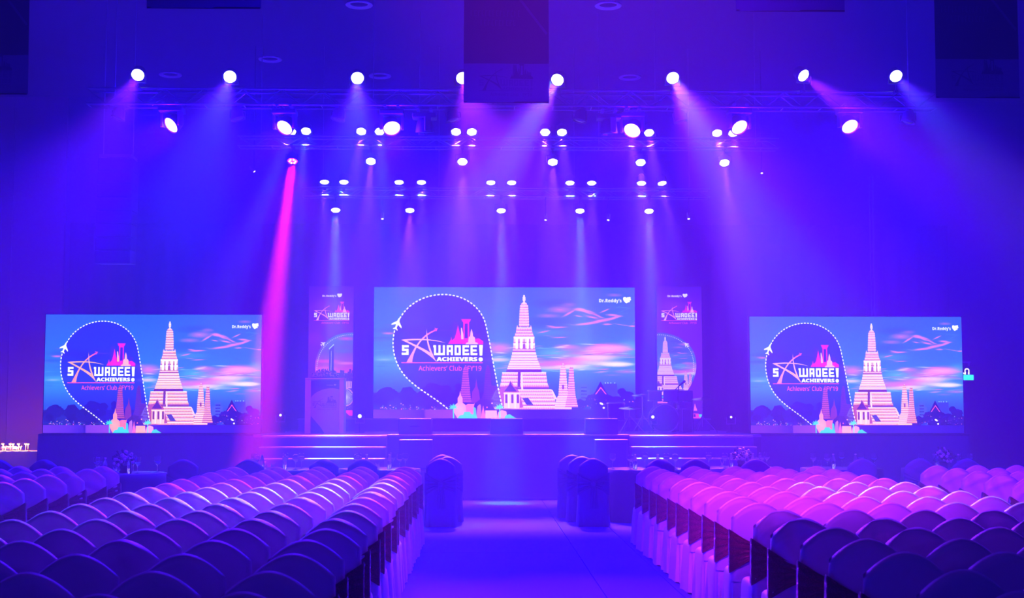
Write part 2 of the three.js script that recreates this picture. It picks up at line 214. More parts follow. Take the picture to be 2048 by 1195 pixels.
function foreground(g) {
  poly(g, [[740, 1177], [700, 1110], [715, 1058], [742, 1040], [740, 1000], [756, 975], [763, 932], [770, 975], [784, 1000], [784, 1040], [812, 1060], [820, 1120], [830, 1177]], '#ff9a4c'); blob(g, 765, 1100, 60, 70, '255,190,80', 0.7);
  poly(g, [[815, 1177], [815, 1060], [830, 1050], [885, 1050], [895, 1035], [885, 1065], [880, 1177]], '#ff7a50'); poly(g, [[880, 1177], [880, 1075], [900, 1085], [910, 1177]], '#36c6ff'); poly(g, [[905, 1177], [915, 1070], [940, 1050], [948, 1090], [950, 1177]], '#c070d8');
  poly(g, [[945, 1177], [958, 1110], [966, 1060], [974, 1110], [990, 1177]], '#ff7090'); poly(g, [[985, 1177], [985, 1108], [1085, 1108], [1090, 1177]], '#ffb060'); poly(g, [[1085, 1177], [1100, 1120], [1130, 1104], [1170, 1116], [1180, 1177]], '#ffa0b0');
  poly(g, [[740, 1177], [760, 1150], [790, 1145], [800, 1120], [850, 1118], [860, 1140], [905, 1145], [915, 1177]], '#3cd8d0'); poly(g, [[1150, 1177], [1165, 1150], [1200, 1140], [1230, 1160], [1260, 1177]], '#46d4e6');
  palms(g, 702, 1082, '#38e0b0'); palms(g, 1110, 1082, '#58e8b8');
}
function loopPath(g) { g.beginPath(); g.moveTo(650, 1090); g.bezierCurveTo(520, 980, 350, 900, 265, 790); g.bezierCurveTo(160, 660, 140, 470, 210, 330); g.bezierCurveTo(280, 170, 440, 82, 610, 82); g.bezierCurveTo(820, 82, 950, 210, 985, 340); g.bezierCurveTo(1030, 520, 1060, 760, 1135, 1080); }
function mainSheet(g, brandOn = true) {
  sky(g, 0, 2311, 0, 1180); clouds(g); town(g); temple(g); quay(g);
  g.save(); loopPath(g); g.closePath(); g.fillStyle = 'rgba(20,14,150,0.62)'; g.fill(); g.restore();
  const K = ['#a04468', '#5a2258', '#c85c68', '#6e2a5c'];
  prang(g, 810, [[710, 4], [740, 20], [860, 32], [980, 44], [1040, 52]], K, 14); poly(g, [[905, 830], [915, 900], [930, 940], [940, 1040], [860, 1040], [870, 940], [895, 900]], '#7c3064'); poly(g, [[900, 1040], [950, 1000], [1010, 1010], [1070, 1100], [940, 1110]], '#40205c');
  for (const [x, y, c] of [[1000, 1080, '#ff6a4a'], [1044, 1044, '#ffb060'], [940, 1070, '#ff8a5a']]) { g.fillStyle = c; g.beginPath(); g.arc(x, y, 7, 0, 7); g.fill(); }
  g.strokeStyle = '#ffffff'; g.lineWidth = 11; g.lineCap = 'round'; g.setLineDash([12, 22]); loopPath(g); g.stroke(); g.setLineDash([]);
  plane(g, 205, 345, 0.98, 0.35); foreground(g); logo(g);
  if (brandOn) brand(g, 1990, 148, 0.92);
}
const artMain = canvasTexture(2048, 1024, (g, w, h) => { g.scale(w / 2311, h / 1160); g.translate(0, -17); mainSheet(g); });
function bannerBase(g) { const q = g.createLinearGradient(0, 0, 0, 960); q.addColorStop(0, '#32149c'); q.addColorStop(0.15, '#5a22b4'); q.addColorStop(0.5, '#6a26b8'); q.addColorStop(1, '#5a20b0'); g.fillStyle = q; g.fillRect(0, 0, 320, 960); blob(g, 130, 140, 120, 70, '140,60,220', 0.6); blob(g, 40, 380, 90, 60, '150,50,210', 0.5); }
function bannerTop(g, lx, bx) { brand(g, bx, 74, 0.46); g.save(); g.translate(lx, 110); g.scale(0.355, 0.355 * 1.0); g.translate(-240, -300 + 0); logo(g, { gold: '#ff9ad0', gold2: '#ffd0e8', hole: '#5a22b4', dark: 'rgba(70,40,170,0)' }); g.restore(); }
const artLeft = canvasTexture(512, 1536, (g, w, h) => {
  g.scale(w / 320, h / 960); bannerBase(g); bannerTop(g, 35, 94);
  g.save(); g.beginPath(); g.moveTo(320, 336); g.bezierCurveTo(190, 330, 110, 400, 70, 480); g.bezierCurveTo(20, 600, 60, 720, 150, 800); g.lineTo(320, 960); g.closePath(); g.clip();
  const q = g.createLinearGradient(0, 336, 0, 620); q.addColorStop(0, '#2a78e0'); q.addColorStop(0.5, '#6a58d0'); q.addColorStop(1, '#e04a9a'); g.fillStyle = q; g.fillRect(0, 330, 320, 640);
  for (const [x, y, rx, ry, c] of [[270, 380, 90, 20, '255,90,170'], [130, 545, 130, 18, '255,80,160'], [270, 560, 100, 14, '255,140,190'], [260, 470, 80, 20, '60,120,240'], [120, 600, 100, 20, '255,120,170']]) blob(g, x, y, rx, ry, c, 0.85);
  g.fillStyle = '#241a70'; g.fillRect(0, 630, 320, 330);
  for (let i = 0; i < 40; i++) { const x = rr(40, 320), bw = rr(10, 26), bh = rr(20, 90); g.fillStyle = ['#2a1c7c', '#3a2490', '#20145c'][i % 3]; g.fillRect(x, 690 - bh, bw, 270); }
  poly(g, [[148, 720], [150, 440], [182, 420], [184, 720]], '#1c2c94'); poly(g, [[146, 452], [182, 418], [184, 426], [150, 460]], '#bfeaff'); g.fillStyle = '#e8d8ff'; g.fillRect(162, 470, 3, 210);
  for (let i = 0; i < 520; i++) { g.fillStyle = ['#ff4a8a', '#ffd0e0', '#7ad8ff', '#ff8ac0', '#ffffff'][i % 5]; g.globalAlpha = rr(0.4, 1); g.fillRect(rr(60, 320), 625 + 330 * Math.pow(rnd(), 1.2), rr(2, 5), rr(2, 5)); } g.globalAlpha = 1;
  g.strokeStyle = '#fff'; for (let i = 0; i < 32; i++) { const a = i / 32 * 6.283; g.lineWidth = 2.2; g.beginPath(); g.moveTo(264, 806); g.lineTo(264 + 62 * Math.cos(a), 806 + 62 * Math.sin(a)); g.stroke(); } g.lineWidth = 5; g.strokeStyle = '#ff9ad8'; g.beginPath(); g.arc(264, 806, 64, 0, 7); g.stroke(); g.fillStyle = '#ff2a7a'; g.beginPath(); g.arc(264, 806, 7, 0, 7); g.fill();
  g.fillStyle = '#ff2a8a'; g.fillRect(180, 900, 140, 40); g.fillStyle = '#ffb0d0'; for (let x = 252; x < 312; x += 11) g.fillRect(x, 690, 6, 50); g.fillRect(250, 736, 62, 5); g.restore();
  g.strokeStyle = '#fff'; g.lineWidth = 5; g.setLineDash([6, 8]); g.beginPath(); g.moveTo(320, 352); g.bezierCurveTo(200, 346, 120, 410, 84, 490); g.bezierCurveTo(60, 550, 56, 610, 66, 660); g.stroke(); g.setLineDash([]); plane(g, 104, 418, 0.36, 0.95);
});
const artRight = canvasTexture(512, 1536, (g, w, h) => {
  g.scale(w / 320, h / 960); bannerBase(g); bannerTop(g, 30, 76);
  g.save(); g.beginPath(); g.moveTo(0, 336); g.bezierCurveTo(120, 330, 230, 400, 262, 480); g.bezierCurveTo(300, 590, 270, 690, 190, 790); g.bezierCurveTo(140, 850, 60, 930, 0, 950); g.closePath(); g.clip();
  g.save(); g.translate(-500, 330); g.scale(0.42, 0.42); sky(g, 1000, 2311, 0, 1180); clouds(g); town(g); temple(g); g.fillStyle = '#2a1a90'; g.fillRect(1000, 1100, 1400, 60); g.restore();
  g.fillStyle = '#30c0e8'; g.fillRect(0, 800, 120, 10); g.fillRect(0, 866, 110, 12); g.fillStyle = '#ff7a9a'; g.fillRect(0, 820, 110, 30); g.fillStyle = '#2a1890'; g.fillRect(0, 880, 200, 30); g.fillStyle = '#ff9ab0'; g.fillRect(0, 912, 120, 48); g.restore();
  poly(g, [[255, 905], [262, 860], [266, 850], [270, 870], [282, 905]], '#ff7a90'); poly(g, [[200, 925], [290, 925], [315, 960], [200, 960]], '#ff4a70'); poly(g, [[290, 930], [320, 930], [320, 952], [296, 952]], '#46e0c0'); g.fillStyle = '#2a1470'; g.fillRect(255, 930, 14, 20);
  g.strokeStyle = '#fff'; g.lineWidth = 5; g.setLineDash([6, 8]); g.beginPath(); g.moveTo(0, 352); g.bezierCurveTo(120, 346, 215, 410, 246, 490); g.bezierCurveTo(270, 570, 262, 650, 220, 720); g.stroke(); g.setLineDash([]); plane(g, 210, 424, 0.36, -0.75);
});
const artLectern = canvasTexture(512, 1024, (g, w, h) => {
  g.scale(w / 320, h / 640); g.fillStyle = '#4a2aa0'; g.fillRect(0, 0, 320, 640); g.fillStyle = '#2a1870'; g.fillRect(0, 0, 320, 90); g.fillStyle = '#c8b8e4';
  g.beginPath(); g.moveTo(0, 220); g.bezierCurveTo(60, 110, 220, 70, 320, 110); g.lineTo(320, 640); g.lineTo(150, 640); g.bezierCurveTo(60, 560, 20, 470, 0, 400); g.closePath(); g.fill();
  g.fillStyle = '#2a1870'; g.beginPath(); g.moveTo(0, 420); g.lineTo(120, 570); g.lineTo(160, 640); g.lineTo(0, 640); g.closePath(); g.fill();
  g.save(); g.translate(24, 190); g.scale(0.37, 0.37); g.translate(-240, -300); logo(g, { white: '#8a70c0', gold: '#8a60b4', gold2: '#7a50b0', pink: '#5a2a90', peach: '#7a4aa0', red: '#9a70c0', hole: '#c8b8e4', dark: '#6a4aa8' }); g.restore();
  brand(g, 180, 62, 0.34);
});
const artHanging = canvasTexture(512, 1024, (g, w, h) => {
  g.scale(w / 512, h / 1024); g.fillStyle = '#2c2648'; g.fillRect(0, 0, 512, 1024); g.fillStyle = '#5c5494'; g.fillRect(0, 812, 512, 212);
  g.fillStyle = '#3a3260'; for (const [y, n, x0] of [[520, 14, 40], [572, 10, 100]]) for (let i = 0; i < n; i++) { g.fillRect(x0 + i * 22, y, 6, 34); if (i % 3) g.fillRect(x0 + i * 22, y, 15, 6); if (i % 2) g.fillRect(x0 + i * 22, y + 28, 14, 6); }   // a line of print too dim to read
  g.strokeStyle = '#4a4278'; g.lineWidth = 14; g.beginPath(); g.moveTo(290, 400); g.lineTo(500, 650); g.stroke();
  g.save(); g.translate(90, 806); g.scale(0.45, 0.4); g.translate(-240, -300); logo(g, { white: '#4a4288', gold: '#3a3270', gold2: '#322a66', pink: '#2c2462', peach: '#322a6a', red: '#443c80', hole: '#5c5494', dark: '#3a3274' }); g.restore();
});
// ------------------------------------------------------------------ the setting: floor, walls, ceiling
{
  const f = struct('floor', box(-15, 15, -0.3, -0.012, -32, 3), M.carpet);
  // carpet laid in panels: the broad hall panels and the lighter aisle runner in two widths with a joint between them
  const rugs = [[-15, -7.6], [-7.59, -1.31], [1.31, 7.59], [7.6, 15]];
  for (const [a, b] of rugs) for (const [c, d] of [[-32, -24], [-23.99, -16], [-15.99, -8], [-7.99, 3]]) obj('carpet_panel', rbox(a, b, -0.012, 0, c, d, 0.004), M.carpet, f);
  for (const [c, d] of [[-26, -16.2], [-16.19, 3]]) { obj('aisle_carpet_panel', rbox(-1.3, 0.598, -0.012, 0.002, c, d, 0.004), M.aisle, f); obj('aisle_carpet_panel', rbox(0.612, 1.3, -0.012, 0.002, c, d, 0.004), M.aisle, f); }
  struct('ceiling', box(-15.3, 15.3, 9, 9.3, -32.3, 3.3), M.ceiling);
  const wb = struct('wall_back', box(-15.3, 15.3, -0.3, 9, -32.3, -32), M.wall);
  struct('wall_left', box(-15.3, -15, -0.3, 9, -32, 3), M.wall);
  struct('wall_right', box(15, 15.3, -0.3, 9, -32, 3), M.wall);
  struct('wall_rear', box(-15.3, 15.3, -0.3, 9, 3, 3.3), M.wall);
  // movable partition panels along the back wall, seen left of the stage
  for (let i = 0; i < 4; i++) obj('partition_panel', rbox(-15 + i * 1.22 + 0.006 - 0.12, -15 + (i + 1) * 1.22 - 0.006 - 0.12, 0.02, 8.98, -31.999, -31.9, 0.01), M.partition, wb);
  obj('partition_track', box(-15, -10.1, 0.0, 0.03, -31.95, -31.87), M.steel, wb);
  // black velvet drape across the back of the stage, in broad pleats
  const pleat = (x0, x1, y1, z, name, label) => tag(obj(name, grid(Math.round((x1 - x0) * 16), 4, (u, v) => [x0 + (x1 - x0) * u, y1 * v, z + 0.05 * Math.sin(u * (x1 - x0) * 14) * (1 - 0.3 * v)]), M.drape), label, 'curtain');
  pleat(-9.9, 10.3, 5.9, -31.2, 'stage_drape', 'black pleated drape hanging behind the stage and all the screens');
}
{ // round recessed downlights, switched off, in the ceiling
  const ring = lathe([[0.16, 0], [0.24, 0], [0.25, -0.02], [0.235, -0.035], [0.19, -0.03], [0.16, 0.0]], 28), disc = lathe([[0.001, -0.004], [0.16, -0.004], [0.16, 0]], 24);
  const where = [[-2.74, -24.36, 'large unlit ring downlight in the ceiling left of the central hanging banner'], [1.79, -24.3, 'large unlit ring downlight in the ceiling right of the central hanging banner'], [-7.35, -29.7, 'unlit downlight in the ceiling beside the leftmost lamp of the top row'], [-2.75, -29.7, 'unlit downlight in the ceiling beside the third lamp of the top row'], [2.78, -29.7, 'unlit downlight in the ceiling between the central banner and the sixth top lamp'], [-4.95, -28.3, 'unlit downlight in the ceiling above the second lamp of the top row']];
  for (const [x, z, label] of where) { const t = thing('downlight', label, 'light', [x, 9, z], 0, 'unlit ceiling downlights'); obj('trim_ring', ring, M.whiteBoard, t); obj('lens', disc, M.blackGloss, t); }
}
// ------------------------------------------------------------------ stage, steps, plinth
{
  const t = thing('stage', 'raised stage platform with plain dark fascia and pale front edge', 'stage', [0, 0, -25.4]);
  obj('deck', rbox(-4.75, 4.75, 1.14, 1.19, -5.4, -0.24, 0.006), M.deck, t);
  obj('fascia', box(-2.25, 2.25, 0, 1.15, -0.26, -0.23), M.stageSkirt, t);
  obj('edge_trim', rbox(-2.25, 2.25, 1.165, 1.199, -0.27, -0.222, 0.016), M.nosing, t);
  for (const s of [-1, 1]) { obj('side_fascia', box(Math.min(s * 2.25, s * 4.75), Math.max(s * 2.25, s * 4.75), 0, 1.14, -0.3, -0.26), M.stageSkirt, t); obj('end_panel', box(s * 4.73 - 0.02, s * 4.73 + 0.02, 0, 1.14, -5.4, -0.3), M.stageSkirt, t); }
  obj('back_support', box(-4.7, 4.7, 0, 1.14, -5.4, -5.36), M.stageSkirt, t);
}
for (const s of [-1, 1]) {
  const side = s < 0 ? 'left' : 'right';
  const t = thing('stage_steps', s < 0 ? 'wide flight of steps with pink-lit edges below the lectern' : 'wide flight of steps with violet-lit edges below the drum kit', 'steps', [s * 3.405, 0, -25.4], 0, 'flights of steps up to the stage');
  for (let k = 0; k < 6; k++) {
    const y = 1.18 - k * 0.2, z = k * 0.3, h = 1.15;
    const st = obj('step', rbox(-h, h, y - 0.2 + (k === 5 ? 0.02 : 0), y - 0.012, -0.225, z, 0.004), M.riser, t);
    obj('nosing', rbox(-h, h, y - (k ? 0.026 : 0.044), y + 0.002, z - 0.22, z + 0.02, k ? 0.012 : 0.021), M.nosing, st);
  }
}
{
  const t = thing('screen_plinth', 'low plinth carrying the central screen and the two tall banners', 'plinth', [0, 1.19, -29.6]);
  obj('body', box(-4.4, 4.4, 0, 0.25, -0.5, 0.32), M.riser, t);
  obj('top', rbox(-4.42, 4.42, 0.25, 0.268, -0.5, 0.34, 0.005), M.deck, t);
}
// ------------------------------------------------------------------ video walls and tall banners
function screen(name, label, category, x0, x1, y0, y1, z, art, k, group, avg) {
  const w = x1 - x0, h = y1 - y0, t = thing(name, label, category, [(x0 + x1) / 2, y0, z], 0, group);
  obj('cabinet', rbox(-w / 2 - 0.02, w / 2 + 0.02, -0.015, h + 0.02, -0.14, -0.012, 0.008), M.black, t);
  const m = new THREE.MeshStandardMaterial({ color: 0x000000, emissive: 0xffffff, emissiveMap: art, emissiveIntensity: k, roughness: 0.6 });
  obj('display', new THREE.PlaneGeometry(w, h).translate(0, h / 2, 0), m, t);
  const l = new THREE.RectAreaLight(new THREE.Color().setRGB(...avg), 0.55 * k * L.screen, w * 0.98, h * 0.98); l.position.set(0, h / 2, 0.03); l.rotation.y = Math.PI; l.name = 'screen_light'; t.add(l);
  return t;
}
const K = 1.95, avg = [0.3, 0.28, 0.75];
screen('led_screen', 'large central video wall on the plinth showing the temple at dusk', 'screen', -2.815, 2.815, 1.465, 4.285, -29.4, artMain, K * 1.05, 'video walls with the temple picture', avg);
screen('led_screen', 'video wall left of the stage above a dark skirt', 'screen', -8.91, -4.76, 1.21, 3.485, -26.5, artMain, K, 'video walls with the temple picture', avg);
screen('led_screen', 'video wall right of the stage beside the green exit sign', 'screen', 4.73, 8.9, 1.2, 3.465, -26.5, artMain, K, 'video walls with the temple picture', avg);
screen('led_banner', 'tall narrow lit banner with the tower skyline behind the lectern', 'banner', -4.24, -3.28, 1.462, 4.31, -29.6, artLeft, K * 0.7, 'tall lit banners', avg);
screen('led_banner', 'tall narrow lit banner with the temple behind the drum kit', 'banner', 3.32, 4.3, 1.462, 4.32, -29.6, artRight, K * 0.7, 'tall lit banners', avg);
for (const [s, x0, x1, y, label] of [[-1, -8.98, -4.72, 1.19, 'dark stretched skirt under the left video wall'], [1, 4.69, 8.98, 1.18, 'dark stretched skirt under the right video wall']]) {
  const t = thing('screen_skirt', label, 'skirt', [(x0 + x1) / 2, 0, -26.5]), w = (x1 - x0) / 2;
  obj('fabric', grid(60, 6, (u, v) => [(-w + 2 * w * u) * (1 + 0.018 * (1 - v)), y * v, 0.06 + 0.012 * Math.sin(u * 60)]), M.navy, t);
  obj('top_rail', rbox(-w, w, y - 0.03, y + 0.005, -0.16, 0.075, 0.006), M.black, t);
  for (const e of [-1, 1]) obj('side_fabric', box(e * w * 1.0 - 0.01, e * w * 1.0 + 0.01, 0, y - 0.03, -1.0, 0.03), M.navy, t);
}
// ------------------------------------------------------------------ trusses and stage lights
function truss(label, half, y0, y1, z, mat = M.cyanLitAlu) {
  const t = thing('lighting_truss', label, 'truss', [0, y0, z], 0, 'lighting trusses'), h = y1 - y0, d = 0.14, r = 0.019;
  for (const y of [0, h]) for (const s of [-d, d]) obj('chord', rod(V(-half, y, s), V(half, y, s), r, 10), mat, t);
  const n = Math.round(half * 2 / 0.3), p = half * 2 / n, up = rod(V(0, 0, 0), V(p, h, 0), 0.009), dn = rod(V(0, h, 0), V(p, 0, 0), 0.009), cross = rod(V(0, 0, -d), V(0, 0, d), 0.009);
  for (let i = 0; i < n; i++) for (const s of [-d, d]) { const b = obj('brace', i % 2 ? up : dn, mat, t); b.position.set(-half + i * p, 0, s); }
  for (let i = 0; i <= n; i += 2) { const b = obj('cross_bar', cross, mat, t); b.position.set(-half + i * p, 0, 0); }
  for (const x of [-half + 0.4, -half / 3, half / 3, half - 0.4]) { const b = obj('hoist_chain', rod(V(x, h - 0.1, 0), V(x, 8.995 - y0, 0), 0.008), M.steel, t); }
}
truss('long aluminium truss nearest the seats carrying the topmost row of lamps', 6.6, 6.36, 6.6, -21, M.darkAlu);
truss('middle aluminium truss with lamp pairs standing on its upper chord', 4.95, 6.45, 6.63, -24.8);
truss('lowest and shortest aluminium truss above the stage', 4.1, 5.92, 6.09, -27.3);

const hexLens = (() => {                                                // seven lens cells make a scalloped hexagon
  const n = 36, p = [0, 0, 0.018], idx = [];
  for (const [k, z] of [[0.6, 0.014], [1, 0]]) for (let i = 0; i < n; i++) { const a = i / n * 2 * Math.PI, r = k * 0.098 * 0.866 / Math.cos((a % (Math.PI / 3)) - Math.PI / 6) * (k === 1 && i % 6 === 0 ? 0.94 : 1); p.push(r * Math.cos(a), r * Math.sin(a), z); }
  for (let i = 0; i < n; i++) { const j = (i + 1) % n; idx.push(0, 1 + i, 1 + j, 1 + i, 1 + n + i, 1 + n + j, 1 + i, 1 + n + j, 1 + j); }
  const g = new THREE.BufferGeometry(); g.setAttribute('position', new THREE.Float32BufferAttribute(p, 3)); g.setIndex(idx); g.computeVertexNormals(); return g;
})();
const bigLens = hexLens.clone().scale(1.12, 1.12, 1);
const roundLens = lathe([[0.128, 0], [0.11, 0.018], [0.06, 0.028], [0.001, 0.03]], 28).rotateX(Math.PI / 2);
const parBody = lathe([[0.001, -0.2], [0.05, -0.2], [0.06, -0.17], [0.1, -0.13], [0.104, -0.02], [0.112, -0.015], [0.112, 0.012], [0.1, 0.012], [0.098, -0.004], [0.001, -0.004]], 22).rotateX(Math.PI / 2);
const headBody = lathe([[0.001, -0.22], [0.07, -0.21], [0.115, -0.15], [0.135, -0.06], [0.142, 0.004], [0.142, 0.02], [0.13, 0.02], [0.126, -0.002], [0.001, -0.002]], 26).rotateX(Math.PI / 2);
const Zaxis = V(0, 0, 1);
function beam(t, at, dir, color, cd, deg, pen, soft) {
  const s = new THREE.SpotLight(color, cd, 0, deg * Math.PI / 180, pen, 2); s.position.copy(at); s.target.position.copy(at).addScaledVector(dir, 5); s.shadow.radius = soft; s.name = 'beam';
  t.add(s); t.add(s.target);
}
function par(p, aim, label, group, o = {}) {                           // lamp with yoke; stands on the truss (up) or hangs below it
  const t = thing(o.dark ? 'unlit_par_can' : 'stage_light', label, 'stage light', p, 0, group), dir = V(...aim).normalize(), q = new THREE.Quaternion().setFromUnitVectors(Zaxis, dir);
  const up = o.up ? -1 : 1, ya = Math.atan2(dir.x, dir.z) * 0.5;
  obj('housing', parBody, M.black, t).quaternion.copy(q);
  const yoke = obj('yoke', [rod(V(-0.125, 0, 0), V(-0.125, up * 0.13, 0), 0.008), rod(V(0.125, 0, 0), V(0.125, up * 0.13, 0), 0.008), rod(V(-0.13, up * 0.13, 0), V(0.13, up * 0.13, 0), 0.009), rod(V(0, up * 0.13, 0), V(0, up * (o.drop ?? 0.2), 0), 0.012), box(-0.03, 0.03, up * (o.drop ?? 0.2) - 0.02, up * (o.drop ?? 0.2) + 0.02, -0.16, o.up ? 0 : 0.16)], M.black, t);
  yoke.rotation.y = ya;
  if (o.dark) { const l = obj('lens', hexLens, M.blackGloss, t); l.quaternion.copy(q); return; }
  if (o.magenta) {
    const l = obj('lens', hexLens.clone().scale(1, 1, 0.3), M.lensMagenta, t); l.quaternion.copy(q);
    const led = lathe([[0.017, 0], [0.012, 0.01], [0.001, 0.014]], 10).rotateX(Math.PI / 2);
    for (let i = 0; i < 6; i++) { const e = obj('led', led, M.lensCore, t), a = i * Math.PI / 3; e.position.set(0.055 * Math.cos(a), 0.055 * Math.sin(a), 0.006).applyQuaternion(q); e.quaternion.copy(q); beam(t, V(0.055 * Math.cos(a), 0.055 * Math.sin(a), 0.04).applyQuaternion(q), dir, o.color, o.cd, o.deg, 0.9, 1.2); }
    beam(t, dir.clone().multiplyScalar(0.06), V(0.05, -1, -0.02).normalize(), o.color, 40, 52, 0.5, 4);
  } else { const l = obj('lens', o.big ? bigLens : hexLens, M.lensWhite, t); l.quaternion.copy(q); l.rotateZ(o.spin ?? 0); }
  if (!o.magenta) beam(t, dir.clone().multiplyScalar(0.05), dir, o.color, o.cd, o.deg, 0.7, o.soft ?? 2);
  if (o.core > 500) for (let i = 0; i < 3; i++) { const a = i * 2.094 + 0.5; beam(t, V(0.052 * Math.cos(a), 0.052 * Math.sin(a), 0.05).applyQuaternion(q), dir, C.cyan, o.core * 0.42, o.coreDeg ?? o.deg * 0.5, 0.6, 1); }   // the diodes of the lens each throw a thread of light
  else if (o.core) beam(t, dir.clone().multiplyScalar(0.052), dir, C.cyan, o.core, o.coreDeg ?? o.deg * 0.6, 0.8, 2);
}
const mix = (a, b, k) => a.clone().lerp(b, k);
{ // topmost row: eight lamps standing on the front truss
  const X = [-5.8, -4.39, -2.43, -0.81, 0.66, 2.45, 4.49, 5.94], Y = [6.79, 6.77, 6.76, 6.77, 6.75, 6.79, 6.84, 6.84], dx = [0.04, 0.14, 0.14, 0.22, -0.49, 0.13, 0.66, 0.07], dz = [1.4, 1.7, 1.6, 1.5, 1.4, 1.45, 1.2, 1.5], red = [0.35, 0.12, 0.15, 0.7, 0.6, 0.45, 0.6, 0.1], cy = [0, 0.6, 0.9, 0.1, 2.2, 2.2, 0, 0.4], amount = [0.8, 1, 1, 1.2, 1.2, 2.2, 0.9, 0.7];
  X.forEach((x, i) => par([x, Y[i], -20.78], [dx[i], -1, dz[i]], `${ordinal[i]} from the left of eight glowing lamps in the topmost row on the front truss`, 'lamps of the topmost row', { up: true, drop: Y[i] - 6.6, big: true, spin: i * 0.5, color: mix(C.violet, C.pinkish, red[i]), cd: L.front * amount[i], deg: 13, core: L.front * 0.35 * cy[i] }));
}
{ // six moving heads hang under the front truss
  const P = [[-5.32, 6.06, -0.75], [-3.57, 6.03, -0.45], [-1.91, 6.03, 0.2], [1.84, 6.01, -0.4], [3.52, 6.07, 0.35], [5.26, 6.09, 0.2]];
  const armG = rbox(-0.025, 0.025, -0.03, 0.2, -0.05, 0.05, 0.012), baseG = rbox(-0.19, 0.19, 0.19, 0.27, -0.13, 0.13, 0.02), hook = [rod(V(-0.1, 0.27, 0), V(-0.1, 0.34, 0), 0.012), rod(V(0.1, 0.27, 0), V(0.1, 0.34, 0), 0.012), box(-0.12, -0.08, 0.3, 0.335, -0.16, 0.16), box(0.08, 0.12, 0.3, 0.335, -0.16, 0.16)];
  const head = (p, aim, label, lit) => {
    const t = thing(lit ? 'moving_head_light' : 'unlit_moving_head', label, 'stage light', p, 0, lit ? 'round moving heads under the front truss' : 'unlit fittings on the front truss'), dir = V(...aim).normalize(), q = new THREE.Quaternion().setFromUnitVectors(Zaxis, dir);
    obj('base', baseG, M.black, t); obj('clamp', hook, M.steel, t);
    const ya = Math.atan2(dir.x, dir.z) * 0.6;
    for (const s of [-1, 1]) { const a = obj('arm', armG, M.black, t); a.position.set(s * 0.165 * Math.cos(ya), 0, -s * 0.165 * Math.sin(ya)); a.rotation.y = ya; }
    obj('head', headBody, M.black, t).quaternion.copy(q);
    obj('lens', roundLens, lit ? M.lensWhite : M.blackGloss, t).quaternion.copy(q);
    if (!lit) return;
    beam(t, dir.clone().multiplyScalar(0.06), dir, C.blue, L.wash, 32, 0.9, 5);
    const g = new THREE.PointLight(C.blue, L.addedFill); g.position.copy(dir).multiplyScalar(0.16); g.shadow.radius = 5; g.name = 'added_fill'; t.add(g);  // added point light standing in for blue scattered through the haze
  };
  P.forEach(([x, y, dx], i) => head([x, y, -21], [dx, -0.85, 0.8], `${ordinal[i]} from the left of six round glowing moving heads under the front truss`, true));
  head([-1.4, 5.98, -21], [0, -1, -0.2], 'unlit black moving head hanging left of the central banner', false);
  head([1.47, 5.98, -21], [0, -1, -0.2], 'unlit black moving head hanging right of the central banner', false);
  [[-6.15, 'unlit lamp hanging at the far left end of the front truss'], [-4.3, 'unlit lamp under the front truss between the first and second moving heads'], [-2.75, 'unlit lamp under the front truss between the second and third moving heads'], [-0.95, 'unlit lamp under the front truss just left of the central banner'], [1.02, 'unlit lamp under the front truss just right of the central banner'], [2.6, 'unlit lamp under the front truss between the fourth and fifth moving heads'], [6.18, 'unlit lamp hanging at the far right end of the front truss']].forEach(([x, label], i) => par([x, 6.16, -21], [i % 2 ? 0.25 : -0.25, -1, 0.1], label, 'unlit fittings on the front truss', { dark: true }));
}
{ // middle truss: six pairs on top, six lamps below
  const up = [-4.0, -3.73, -2.72, -2.38, -0.98, -0.69, 0.66, 0.97, 2.25, 2.58, 3.84, 4.14], dx = [-0.25, 0, -0.05, 0.08, 0, 0.04, -0.04, 0.03, 0, 0.05, 0, 0.05], cy = [0.5, 1, 0.2, 1, 0.1, 0.1, 0.1, 0.1, 0.1, 0.1, 0.1, 0.1];
  up.forEach((x, i) => par([x, 6.745, -24.8], [dx[i] - x * 0.01, -1, 0.75], `${ordinal[i]} from the left of twelve small lamps standing on the middle truss`, 'lamps on the middle truss', { up: true, drop: 0.115, spin: i * 0.7, color: cy[i] > 0.45 ? mix(C.purple, C.violet, 0.75) : C.purple, cd: L.mid, deg: 11, core: L.mid * 1.1 * cy[i], coreDeg: 5 }));
  const lo = [-3.97, -2.54, -0.86, 0.8, 2.42, 3.97];
  lo.forEach((x, i) => par([x, 6.19, -24.8], [i ? -x * 0.01 : -0.03, -1, i ? 0.75 : 0.5], i ? `${ordinal[i]} from the left of six lamps hanging below the middle truss` : 'magenta lamp with separate glowing diodes below the left end of the middle truss', 'lamps under the middle truss', { drop: 0.27, spin: i * 0.5, magenta: !i, color: i ? C.purple : C.magenta, cd: i ? L.mid : L.pink, deg: i ? 10 : 4.5, core: i ? L.mid * 0.1 : 0 }));
}
